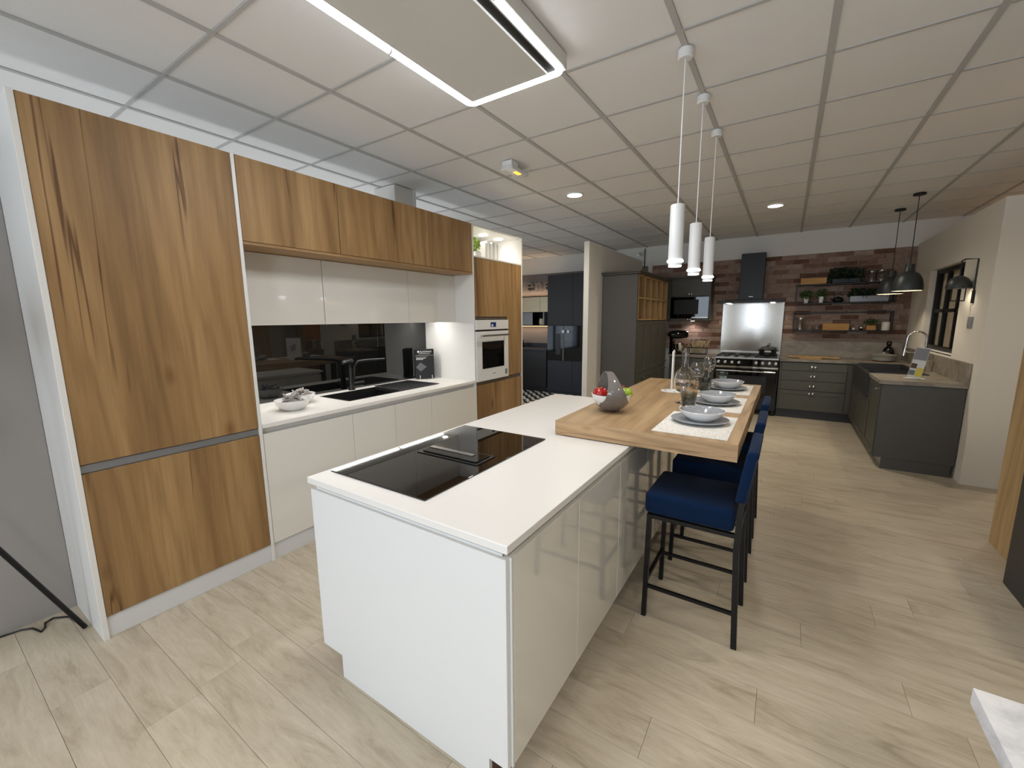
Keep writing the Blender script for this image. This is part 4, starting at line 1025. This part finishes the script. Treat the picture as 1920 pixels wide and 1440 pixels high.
boxes('carcass', [(-1.86, -1.115, MY+0.02, YB-0.02, 2.20, 2.235), (-1.86, -1.115, MY+0.02, YB-0.02, 1.505, 1.545), (-1.86, -1.76, MY+0.02, YB-0.02, 1.545, 2.20), (-1.135, -1.115, MY+0.02, YB-0.02, 1.545, 2.20), (-1.76, -1.135, MY+0.02, YB-0.02, 1.915, 1.935)], 'shaker_grey', mw)
d = box('flap_door', -1.76, -1.118, MY, MY+0.02, 1.935, 2.20, 'shaker_grey', mw, bev=0.002); cup_pull(d, -1.44, MY, 1.965)
d2 = box('side_door', -1.86, -1.765, MY, MY+0.02, 1.51, 2.20, 'shaker_grey', mw, bev=0.002); knob(d2, -1.785, MY, 1.57)
box('cornice', -1.88, -1.10, MY-0.02, YB-0.02, 2.236, 2.265, 'shaker_grey', mw, bev=0.004)
box('lower_rail', -1.76, -1.118, MY, MY+0.02, 1.505, 1.545, 'shaker_grey', mw, bev=0.002); cup_pull(mw, -1.44, MY, 1.53)
lathe('spotlight', [(0, 0), (0.03, 0), (0.03, 0.004), (0, 0.004)], 'led_white', mw, (-1.42, 8.10, 1.5005), 18)
spot('cabinet_lamp', (-1.42, 8.10, 1.495), 6, (1, 0.90, 0.88), mw, 140, 0.7, 0.02)
mo = thing('microwave', 'black built-in microwave in the grey wall cabinet', 'microwave', (-1.45, 8.0, 1.55))
box('body', -1.757, -1.138, MY+0.02, 8.15, 1.548, 1.912, 'black_matte', mo, bev=0)
dd = box('door', -1.757, -1.138, MY-0.004, MY+0.019, 1.548, 1.912, 'black_gloss', mo)
box('window', -1.70, -1.30, MY-0.006, MY-0.0035, 1.62, 1.87, 'print_dark', dd, bev=0)
box('trim_strip', -1.40, -1.14, MY-0.007, MY-0.0035, 1.553, 1.572, 'satin_steel', dd, bev=0)
# tall unit with wine rack
tu = thing('larder_cabinet', 'tall dark grey larder cabinet with wooden wine rack at the top', 'cabinet', (-1.96, 6.55, 0))
TX0, TX1 = -2.208, -1.712
box('end_panel', TX0, TX1, 5.70, 5.72, 0.0, 2.15, 'shaker_panel', tu)
box('carcass', TX0, TX1-0.025, 5.72, 7.42, 0.0, 1.525, 'shaker_grey', tu, bev=0)
box('back_panel', TX0, TX0+0.10, 5.72, 7.42, 1.525, 2.15, 'shaker_grey', tu, bev=0)
box('end_post', TX0, TX1, 7.40, 7.44, 0, 2.15, 'shaker_grey', tu, bev=0)
box('cornice', TX0, TX1+0.035, 5.665, 7.46, 2.152, 2.172, 'shaker_grey', tu, bev=0.004)
box('cornice', TX0, TX1+0.055, 5.645, 7.47, 2.1725, 2.195, 'shaker_grey', tu, bev=0.006)
rk = box('wine_rack', TX0+0.101, TX0+0.115, 5.76, 7.39, 1.53, 2.148, 'rack_wood', tu, bev=0)
for k in range(6):
    yy = 5.765 + k*(7.385-5.765-0.018)/5
    box('upright', TX0+0.115, TX1-0.002, yy, yy+0.018, 1.548, 2.13, 'rack_wood', rk, bev=0.001)
for zz in (1.53, 1.83, 2.13): box('shelf', TX0+0.115, TX1, 5.765, 7.385, zz, zz+0.018, 'rack_wood', rk, bev=0.001)
for a, b in ((5.722, 6.13), (6.134, 6.54), (6.544, 6.97), (6.974, 7.398)):
    for c, d_ in ((0.78, 1.52), (0.13, 0.775)):
        d = box('door', TX1-0.024, TX1-0.004, a, b, c, d_, 'shaker_grey', tu, bev=0.002)
        for q in ((a, b, c, c+0.06), (a, b, d_-0.06, d_), (a, a+0.06, c+0.06, d_-0.06), (b-0.06, b, c+0.06, d_-0.06)):
            box('frame_strip', TX1-0.004, TX1+0.004, q[0], q[1], q[2], q[3], 'shaker_grey', d, bev=0.0015)
        knob(d, TX1+0.004, b-0.04, c+0.06 if c > 0.5 else d_-0.06, '+x', 0.014)
# things on the left counter
bkx, bky, bkz = -1.285, 7.93, 0.922
bk = thing('wire_basket', 'black wire basket with glass front on the counter left of the cooker', 'basket', (bkx, bky, bkz))
fr_ = []
for dx in (-0.145, 0.145):
    for dy in (-0.08, 0.08): fr_.append((bkx+dx-0.006, bkx+dx+0.006, bky+dy-0.006, bky+dy+0.006, bkz+0.0005, bkz+0.125))
for zz in (0.0005, 0.113):
    for dy in (-0.08, 0.08): fr_.append((bkx-0.15, bkx+0.15, bky+dy-0.006, bky+dy+0.006, bkz+zz, bkz+zz+0.012))
    for dx in (-0.145, 0.145): fr_.append((bkx+dx-0.006, bkx+dx+0.006, bky-0.08, bky+0.08, bkz+zz, bkz+zz+0.012))
boxes('frame', fr_, 'black_metal', bk)
box('side_glass', bkx-0.139, bkx+0.139, bky-0.078, bky-0.074, bkz+0.012, bkz+0.113, 'acrylic', bk, bev=0)
tube('bail_handle', [(bkx-0.12, bky+0.075, bkz+0.12), (bkx-0.12, bky+0.06, bkz+0.25), (bkx+0.13, bky+0.06, bkz+0.25), (bkx+0.13, bky+0.075, bkz+0.12)], 0.007, 'black_metal', bk, 8)
bm = bmesh.new(); rn = random.Random(8)
for k in range(46):
    a = rn.uniform(0, 2*PI); p0 = Vector((rn.uniform(-.10, .10), rn.uniform(-.05, .05), 0.02)); p1 = p0 + Vector((math.cos(a)*0.10+rn.uniform(0, .03), math.sin(a)*0.05, rn.uniform(.10, .21)))
    bm_tube(bm, [p0, (p0+p1)/2+Vector((0, 0, .02)), p1, p1+(p1-p0)*0.18], [0.0025, 0.0025, 0.008, 0.002], 6)
tag(tag(link('wheat_bundle', to_mesh(bm, 'wheat_bundle'), 'wheat', None, (bkx, bky, bkz)), 'dried wheat ears filling the black wire basket', 'dried wheat'), kind='stuff')
mx = thing('stand_mixer', 'dark stand mixer with chrome bowl beside the wine rack cabinet', 'mixer', (-1.62, 7.82, 0.922))
o = lathe('head', [(0, -0.17), (0.035, -0.165), (0.065, -0.12), (0.075, 0), (0.072, 0.10), (0.055, 0.16), (0, 0.175)], 'black_gloss', mx, (-1.60, 7.82, 1.265), 24); o.rotation_euler = (0, PI/2, 0.5)
box('column', -1.73, -1.65, 7.77, 7.87, 0.94, 1.25, 'black_gloss', mx, bev=0.02, seg=3)
box('foot', -1.74, -1.49, 7.73, 7.91, 0.9225, 0.945, 'black_gloss', mx, bev=0.008)
lathe('mixing_bowl', [(0, 0), (0.05, 0), (0.055, 0.015), (0.085, 0.07), (0.095, 0.16), (0.092, 0.16), (0.08, 0.07), (0.04, 0.02), (0, 0.018)], 'chrome', mx, (-1.565, 7.82, 0.9455), 28)

# shelves
def shelf_frame(z0, z1, label, cat='shelf'):
    t = thing('wall_shelf', label, cat, (0.67, 8.13, z0), group='black metal wall shelves')
    x0, x1, y0, y1, th = 0.080, 1.275, 8.03, 8.226, 0.018
    box('bottom_board', x0, x1, y0, y1, z0, z0+th, 'black_metal', t)
    box('top_board' if z0 > 1.5 else 'top_rail', x0, x1, y0 if z0 > 1.5 else y1-0.02, y1, z1-th, z1, 'black_metal', t)
    for x in (x0, x1-0.016):
        box('upright', x, x+0.016, y0, y0+0.016, z0+th, z1-th, 'black_metal', t, bev=0)
        box('upright', x, x+0.016, y1-0.016, y1, z0+th, z1-th, 'black_metal', t, bev=0)
        if z0 < 1.5: box('top_side_rail', x, x+0.016, y0, y1-0.02, z1-0.016, z1, 'black_metal', t, bev=0)
    if z0 < 1.5: box('front_rail', x0, x1, y0, y0+0.014, z1-0.014, z1, 'black_metal', t, bev=0)
    return t
shelf_frame(1.752, 2.055, 'upper black metal wall shelf on the brick wall')
shelf_frame(1.335, 1.630, 'lower black metal wall shelf on the brick wall')
def crate(x0, x1, z0, z1, label):
    t = thing('wooden_box', label, 'box', ((x0+x1)/2, 8.12, z0), group='wooden boxes on the wall shelves')
    box('front_board', x0, x1, 8.045, 8.057, z0, z1, 'light_wood', t)
    box('back_board', x0, x1, 8.183, 8.195, z0, z1, 'light_wood', t)
    for x in (x0, x1-0.012): box('side_board', x, x+0.012, 8.057, 8.183, z0, z1, 'light_wood', t)
    box('base_board', x0+0.012, x1-0.012, 8.057, 8.183, z0, z0+0.01, 'light_wood', t)
crate(0.13, 0.455, 2.0555, 2.150, 'light wooden box on top of the upper shelf')
crate(0.465, 0.785, 1.3535, 1.455, 'light wooden box standing on the lower shelf')
def plant(x, z, label, pot, r0, hpot, fr, fz, n, leaf, seed, y=8.12, square=None, ls=0.05):
    t = thing('potted_plant', label, 'plant', (x, y, z))
    if square: box('planter', x-square, x+square, y-0.055, y+0.055, z+0.0005, z+hpot, pot, t, bev=0.006)
    else: lathe('pot', [(0, 0.0005), (r0*0.75, 0.0005), (r0, hpot), (r0*0.9, hpot), (r0*0.88, hpot-0.012), (0, hpot-0.012)], pot, t, (x, y, z), 24)
    if square:
        for k in range(4): foliage('foliage', (x-square*0.75+square*0.5*k, y, z+hpot+fz*0.5), fr, fz, n//4, ls, leaf, t, seed+k)
    else: foliage('foliage', (x, y, z+hpot+fz*0.55), fr, fz, n, ls, leaf, t, seed)
plant(0.69, 2.0555, 'dark bushy plant in a black planter on top of the upper shelf', 'black_metal', 0, 0.07, 0.065, 0.09, 300, 'leaf_dark', 11, square=0.17, ls=0.06)
plant(0.225, 1.7705, 'small leafy plant in white pot, left end of upper shelf', 'ceramic_white', 0.036, 0.095, 0.072, 0.055, 120, 'leaf_green', 21, ls=0.04)
plant(0.415, 1.7705, 'small leafy plant in white pot, second from left on upper shelf', 'ceramic_white', 0.036, 0.095, 0.072, 0.055, 120, 'leaf_green', 22, ls=0.04)
plant(0.98, 1.7705, 'green plants in a long grey trough on the upper shelf', 'ceramic_grey', 0, 0.09, 0.06, 0.06, 300, 'leaf_dark', 31, square=0.22, ls=0.05)
plant(1.045, 1.3535, 'small green plant in a wooden pot on the lower shelf', 'light_wood', 0, 0.075, 0.045, 0.055, 140, 'leaf_green', 41, square=0.055, ls=0.035)
tp_ = thing('teapot', 'black iron teapot with bail handle on the upper shelf', 'teapot', (0.62, 8.12, 1.77))
lathe('body', [(0, 0.001), (0.045, 0.001), (0.066, 0.02), (0.070, 0.045), (0.052, 0.072), (0.02, 0.08), (0.012, 0.09), (0, 0.095)], 'cast_iron', tp_, (0.62, 8.12, 1.7705), 24)
tube('spout', [(0.56, 8.12, 1.805), (0.53, 8.12, 1.835)], [0.014, 0.008], 'cast_iron', tp_, 8)
tube('handle', [(0.57, 8.12, 1.835)] + [(0.62+0.05*math.cos(a), 8.12, 1.855+0.05*math.sin(a)) for a in [PI - PI*k/8 for k in range(9)]], 0.004, 'black_metal', tp_, 6)
def jar(x, z, r, hgt, label):
    t = thing('glass_jar', label, 'jar', (x, 8.12, z), group='glass jars on the wall shelves')
    lathe('glass', [(0, 0.0005), (r, 0.0005), (r, hgt*0.8), (r*0.85, hgt*0.88), (r*0.82, hgt*0.88), (r*0.95, hgt*0.78), (r*0.95, 0.008), (0, 0.008)], 'clear_glass', t, (x, 8.12, z), 24)
    lathe('lid', [(0, hgt*0.885), (r*0.9, hgt*0.885), (r*0.9, hgt), (0, hgt)], 'satin_steel', t, (x, 8.12, z), 24)
jar(0.985, 2.0555, 0.045, 0.155, 'glass jar with steel lid on top of upper shelf, left of the pair')
jar(1.095, 2.0555, 0.060, 0.165, 'wider glass jar with steel lid on top of upper shelf, right of the pair')
jar(0.18, 1.3535, 0.062, 0.19, 'tall clear glass jar at the left end of the lower shelf')
def small_glass(x, label, r=0.035, hgt=0.07):
    tag(lathe('drinking_glass', [(0, 0.0005), (r*0.8, 0.0005), (r, hgt), (r*0.94, hgt), (r*0.74, 0.006), (0, 0.006)], 'clear_glass', None, (x, 8.12, 1.3535), 20), label, 'glass', 'small glasses on the lower shelf')
small_glass(0.305, 'small clear glass next to the tall jar on the lower shelf'); small_glass(0.395, 'small clear glass beside the wooden box on the lower shelf')
for x, l, r in ((0.845, 'small white ornament ball right of the wooden box on the lower shelf', 0.02), (0.935, 'glass ball ornament beside the small plant on the lower shelf', 0.035)):
    tag(lathe('ornament_ball', [(0, 0.0005)] + [(r*math.sin(PI*k/10), r - r*math.cos(PI*k/10) + 0.0005) for k in range(1, 10)] + [(0, 2*r)], 'ceramic_white' if r < 0.03 else 'chrome', None, (x, 8.12, 1.3535), 20), l, 'ornament')
cd = thing('candle', 'thick cream candle at the right end of the lower shelf', 'candle', (1.21, 8.12, 1.3535))
lathe('wax', [(0, 0.0005), (0.045, 0.0005), (0.046, 0.004), (0.046, 0.118), (0.043, 0.122), (0.03, 0.117), (0, 0.115)], 'candle', cd, (1.21, 8.12, 1.3535), 28)
tube('wick', [(1.21, 8.12, 1.4685), (1.212, 8.12, 1.482)], 0.0012, 'black_matte', cd, 6)

# dome pendants over the sink
def dome_pendant():
    t = thing('dome_pendant', '', 'lamp', (0, 0, 0), group='dark dome pendants over the sink')
    lathe('ceiling_rose', [(0, HC-0.004), (0.055, HC-0.004), (0.055, HC-0.022), (0, HC-0.026)], 'black_metal', t, (0, 0, 0), 24)
    tube('cord', [(0, 0, HC-0.02), (0, 0, 2.12)], 0.004, 'black_metal', t, 8)
    lathe('cap', [(0, 2.13), (0.042, 2.13), (0.045, 2.06), (0.055, 2.045), (0, 2.04)], 'lamp_dark', t, (0, 0, 0), 28)
    prof = [(0.05, 2.045)] + [(0.05+0.085*math.sin(PI/2*k/8), 2.045-0.20*(1-math.cos(PI/2*k/8))) for k in range(1, 9)]
    prof += [(r-0.004, z) for r, z in prof[::-1]]
    lathe('shade', prof, 'lamp_dark', t, (0, 0, 0), 32, cap=False)
    inn = [(r-0.0045, z-0.003) for r, z in prof[:9]]
    lathe('reflector', inn + [(r-0.002, z-0.001) for r, z in inn[::-1]], 'lamp_inside', t, (0, 0, 0), 32, cap=False)
    lathe('bulb', [(0, 1.99)] + [(0.028*math.sin(PI*k/8), 1.962+0.028*math.cos(PI*k/8)) for k in range(1, 8)] + [(0, 1.934)], 'lamp_glow', t, (0, 0, 0), 16)
    spot('dome_light', (0, 0, 1.92), 7, (1, 0.87, 0.66), t, 125, 0.5, 0.03)
    return t
dp = dome_pendant()
dp.location = (1.102, 6.45, 0); dp['label'] = 'dark dome pendant lamp nearer the viewer, over the sink'
o = copy_tree(dp); o.location = (1.078, 7.25, 0); o['label'] = 'dark dome pendant lamp farther back, by the shelves'
# wall lamp
wlp = thing('wall_lamp', 'dark dome wall lamp on a bent arm beside the window', 'lamp', (1.47, 5.79, 1.85))
tube('arm', [(1.462, 5.79, 1.80), (1.462, 5.79, 2.09), (1.39, 5.86, 2.10), (1.375, 5.875, 2.09), (1.375, 5.875, 1.94)], 0.006, 'black_metal', wlp, 8)
box('wall_plate', 1.458, 1.470, 5.765, 5.815, 1.68, 1.80, 'black_metal', wlp)
prof = [(0.012, 1.985), (0.03, 1.98)] + [(0.03+0.062*math.sin(PI/2*k/8), 1.975-0.11*(1-math.cos(PI/2*k/8))) for k in range(1, 9)]
prof += [(r-0.004, z-0.002) for r, z in prof[::-1]]
lathe('shade', prof, 'lamp_dark', wlp, (1.375, 5.875, -0.04), 28, cap=False)
lathe('bulb', [(0, 1.93)] + [(0.022*math.sin(PI*k/8), 1.908+0.022*math.cos(PI*k/8)) for k in range(1, 8)] + [(0, 1.886)], 'lamp_glow', wlp, (1.375, 5.875, -0.04), 14)
spot('wall_lamp_light', (1.375, 5.875, 1.83), 1.5, (1, 0.88, 0.68), wlp, 140, 0.5, 0.02)
box('cage', 1.325, 1.333, 5.85, 5.858, 1.71, 1.84, 'black_metal', wlp, bev=0); box('cage', 1.42, 1.428, 5.85, 5.858, 1.71, 1.84, 'black_metal', wlp, bev=0); box('cage', 1.325, 1.428, 5.85, 5.858, 1.70, 1.71, 'black_metal', wlp, bev=0)
sw = thing('switch_plate', 'grey double switch plate on the wall under the wall lamp', 'switch', (1.47, 5.76, 1.5))
box('plate', 1.462, 1.470, 5.70, 5.83, 1.44, 1.55, 'switch_grey', sw)
for yy in (5.735, 5.795): box('rocker', 1.458, 1.462, yy-0.024, yy+0.024, 1.465, 1.525, 'switch_grey', sw)

# room seen through the inner window
cbk = thing('display_cupboard', 'dark display cupboard with warm lit shelves behind the inner window', 'cabinet', (3.3, 7.2, 0))
box('back', 3.56, 3.58, 5.9, 8.2, 0, 2.3, 'post_oak', cbk)
for zz in (0.5, 1.05, 1.52, 1.98, 2.28): box('shelf', 3.25, 3.56, 5.9, 8.2, zz, zz+0.02, 'post_oak', cbk)
for yy in (5.9, 6.65, 7.42, 8.18): box('upright', 3.25, 3.56, yy, yy+0.02, 0, 2.3, 'post_oak', cbk)
for zz in (1.50, 1.96): box('led_strip', 3.28, 3.30, 5.95, 8.15, zz, zz+0.008, 'led_warm', cbk, bev=0)

# ------------------------------------------------------------------ dark kitchen on the far left
FY = 7.72
dt = thing('dark_tall_unit', 'tall black kitchen unit with glass wine cooler left of the cream partition', 'cabinet', (-3.8, 7.98, 0))
box('carcass', -4.17, -2.45, FY+0.02, YB-0.01, 0.0, 2.44, 'charcoal', dt, bev=0)
for a, b in ((-4.168, -3.60), (-3.596, -3.03), (-3.026, -2.455)):
    box('upper_door', a, b, FY, FY+0.02, 1.42, 2.43, 'charcoal', dt)
    box('lower_door', a, b, FY, FY+0.02, 0.06, 0.70, 'dark_navy', dt)
for a, b in ((-4.168, -3.80), (-3.794, -3.03)):
    box('glass_door', a, b, FY-0.004, FY+0.018, 0.705, 1.415, 'black_gloss', dt)
box('door_gap_strip', -3.815, -3.785, FY-0.010, FY-0.004, 0.71, 1.41, 'print_mid', dt, bev=0)
box('cooler_window', -3.97, -3.86, FY-0.0065, FY-0.0045, 0.83, 1.26, 'black_matte', dt, bev=0)
for x in (-3.79, -3.68):
    o = lathe('dial', [(0, 0), (0.03, 0), (0.03, 0.02), (0, 0.022)], 'satin_steel', dt, (x, FY-0.010, 1.30), 18); o.rotation_euler = (PI/2, 0, 0)
db = thing('dark_base_unit', 'black base units with dark worktop under the raised letters', 'cabinet', (-4.9, 7.9, 0))
box('carcass', -5.9, -4.20, FY+0.04, YB-0.01, 0.10, 0.88, 'black_matte', db, bev=0)
for a, b in ((-5.88, -5.35), (-5.345, -4.80), (-4.795, -4.205)): box('door', a, b, FY+0.02, FY+0.04, 0.11, 0.87, 'black_matte', db)
box('plinth', -5.9, -4.20, FY+0.10, FY+0.12, 0, 0.10, 'black_matte', db, bev=0)
tag(box('dark_worktop', -5.9, -4.195, FY, YB-0.01, 0.885, 0.925, 'dark_navy'), 'dark worktop of the far black kitchen', 'worktop')
tag(box('dark_upstand', -5.9, -4.195, YB-0.03, YB-0.012, 0.926, 1.02, 'dark_navy'), 'low dark upstand at the back of the dark worktop', 'upstand')
cw = thing('cream_wall_unit', 'cream wall units with open shelf and LED strips in the far kitchen', 'cabinet', (-5.0, 8.05, 1.44))
box('carcass', -5.9, -4.205, 7.92, YB-0.01, 1.70, 2.035, 'print_dark', cw, bev=0)
for a, b in ((-5.88, -5.25), (-5.245, -4.455), (-4.450, -4.21)): box('flap', a, b, 7.90, 7.92, 1.705, 2.02, 'cream_gloss', cw)
box('shelf_board', -5.9, -4.205, 7.95, YB-0.01, 1.405, 1.425, 'anthracite', cw)
box('shelf_back', -5.9, -4.205, YB-0.03, YB-0.01, 1.425, 1.70, 'black_matte', cw, bev=0)
box('sliding_panel', -5.2, -4.66, 7.94, 7.955, 1.427, 1.698, 'pale_grey_panel', cw)
box('upright', -4.40, -4.37, 7.94, 8.2, 1.427, 1.698, 'pale_grey_panel', cw)
box('led_strip', -5.85, -4.22, 8.14, 8.16, 1.396, 1.404, 'led_warm', cw, bev=0)
box('led_strip', -5.85, -4.22, 8.14, 8.16, 2.037, 2.045, 'led_warm', cw, bev=0)
strip_light('shelf_glow', (-5.0, 8.12, 1.39), 1.6, 0.03, 3.0, (1, 0.80, 0.6), cw)
strip_light('letters_glow', (-5.0, 8.16, 2.06), 1.6, 0.03, 3.0, (1, 0.74, 0.52), cw, (PI, 0, 0))
tag(lathe('vase', [(0, 0.0005), (0.04, 0.0005), (0.055, 0.05), (0.05, 0.11), (0.042, 0.14), (0.038, 0.14), (0.045, 0.11), (0.03, 0.01), (0, 0.01)], 'cream_gloss', None, (-4.50, 8.06, 1.425), 24), 'small cream vase on the open shelf of the far kitchen', 'vase')
lt = thing('wall_letters', 'raised grey letters on the taupe wall of the far kitchen', 'sign', (-4.6, YB-0.02, 2.27))
for ch, x in (('e', -4.885), ('n', -4.665), ('e', -4.43), ('d', -4.20)):
    text('letter', ch, 0.46, 0.02, 'wall_taupe', lt, (x, YB-0.03, 2.29), (PI/2, 0, 0))
tag(lathe('kettle', [(0, 0.0005), (0.06, 0.0005), (0.065, 0.02), (0.05, 0.15), (0.02, 0.18), (0, 0.185)], 'black_gloss', None, (-4.98, 8.0, 0.9255), 24), 'black kettle on the dark worktop of the far kitchen', 'kettle')
# small camera on the back wall
cmr = thing('security_camera', 'small white camera with cable on the wall above the partition', 'camera', (-2.45, 8.2, 2.72))
tube('body', [(-2.45, 8.20, 2.76), (-2.45, 8.10, 2.73)], 0.03, 'satin_white', cmr, 12)
box('mount', -2.48, -2.42, 8.20, 8.25, 2.73, 2.80, 'satin_white', cmr)
tube('cable', [(-2.36, 8.235, 2.86), (-2.36, 8.235, 2.5)], 0.008, 'black_metal', cmr, 6)

# ------------------------------------------------------------------ near right: display cabinet and table
pc = thing('display_unit', 'oak-sided display unit with dark front at the right edge', 'cabinet', (1.6, 3.4, 0))
box('side_panel', 1.30, 1.34, 3.50, 4.085, 0, 2.35, 'post_oak', pc)
box('plinth_strip', 1.304, 1.33, 3.50, 4.07, 0, 0.02, 'print_dark', pc, bev=0)
box('carcass', 1.34, 1.95, 2.6, 4.08, 0, 2.34, 'anthracite', pc, bev=0)
tag(box('dark_front', 1.19, 1.338, 2.45, 3.47, 0.0, 1.0, 'anthracite', pc, bev=0.002), 'dark grey low front block')
tb = thing('marble_table', 'white marble-topped table with black legs at the bottom right corner', 'table', (0.9, 0.6, 0))
box('top', 0.41, 1.5, 0.0, 1.236, 0.71, 0.75, 'white_marble', tb, bev=0.001)
for (x, yy) in ((0.47, 1.13), (1.43, 1.13), (0.47, 0.06), (1.43, 0.06)): box('leg', x-0.025, x+0.025, yy-0.025, yy+0.025, 0, 0.71, 'black_metal', tb)
# near left: tripod lamp and cable
td = thing('tripod_lamp', 'black tripod lamp standing left of the tall oak cabinet, one leg in view', 'lamp', (-2.9, -0.1, 0))
ap = Vector((-2.86, -0.113, 1.30))
for ft in ((-2.922, 0.399, 0.008), (-2.46, -0.36, 0.008), (-3.16, -0.44, 0.008)): tube('leg', [ft, tuple(ap)], 0.011, 'black_metal', td, 10)
lathe('hub', [(0, 1.28), (0.03, 1.28), (0.03, 1.34), (0.012, 1.36), (0.012, 1.42), (0, 1.42)], 'black_metal', td, (-2.86, -0.113, 0), 20)
lathe('lamp_shade', [(0.10, 1.72), (0.20, 1.42), (0.198, 1.42), (0.098, 1.72)], 'paper_grey', td, (-2.86, -0.113, 0), 32, cap=False)
tag(tube('power_cable', [(-3.19, -0.1, 0.006), (-3.195, 0.146, 0.006), (-3.178, 0.214, 0.006), (-3.145, 0.249, 0.006), (-3.07, 0.268, 0.006), (-3.10, 0.285, 0.006), (-3.147, 0.292, 0.006), (-3.165, 0.325, 0.006), (-3.108, 0.374, 0.006), (-3.03, 0.385, 0.006)], 0.0045, 'black_matte', None, 8), 'thin black power cable curling on the floor by the tripod leg', 'cable')
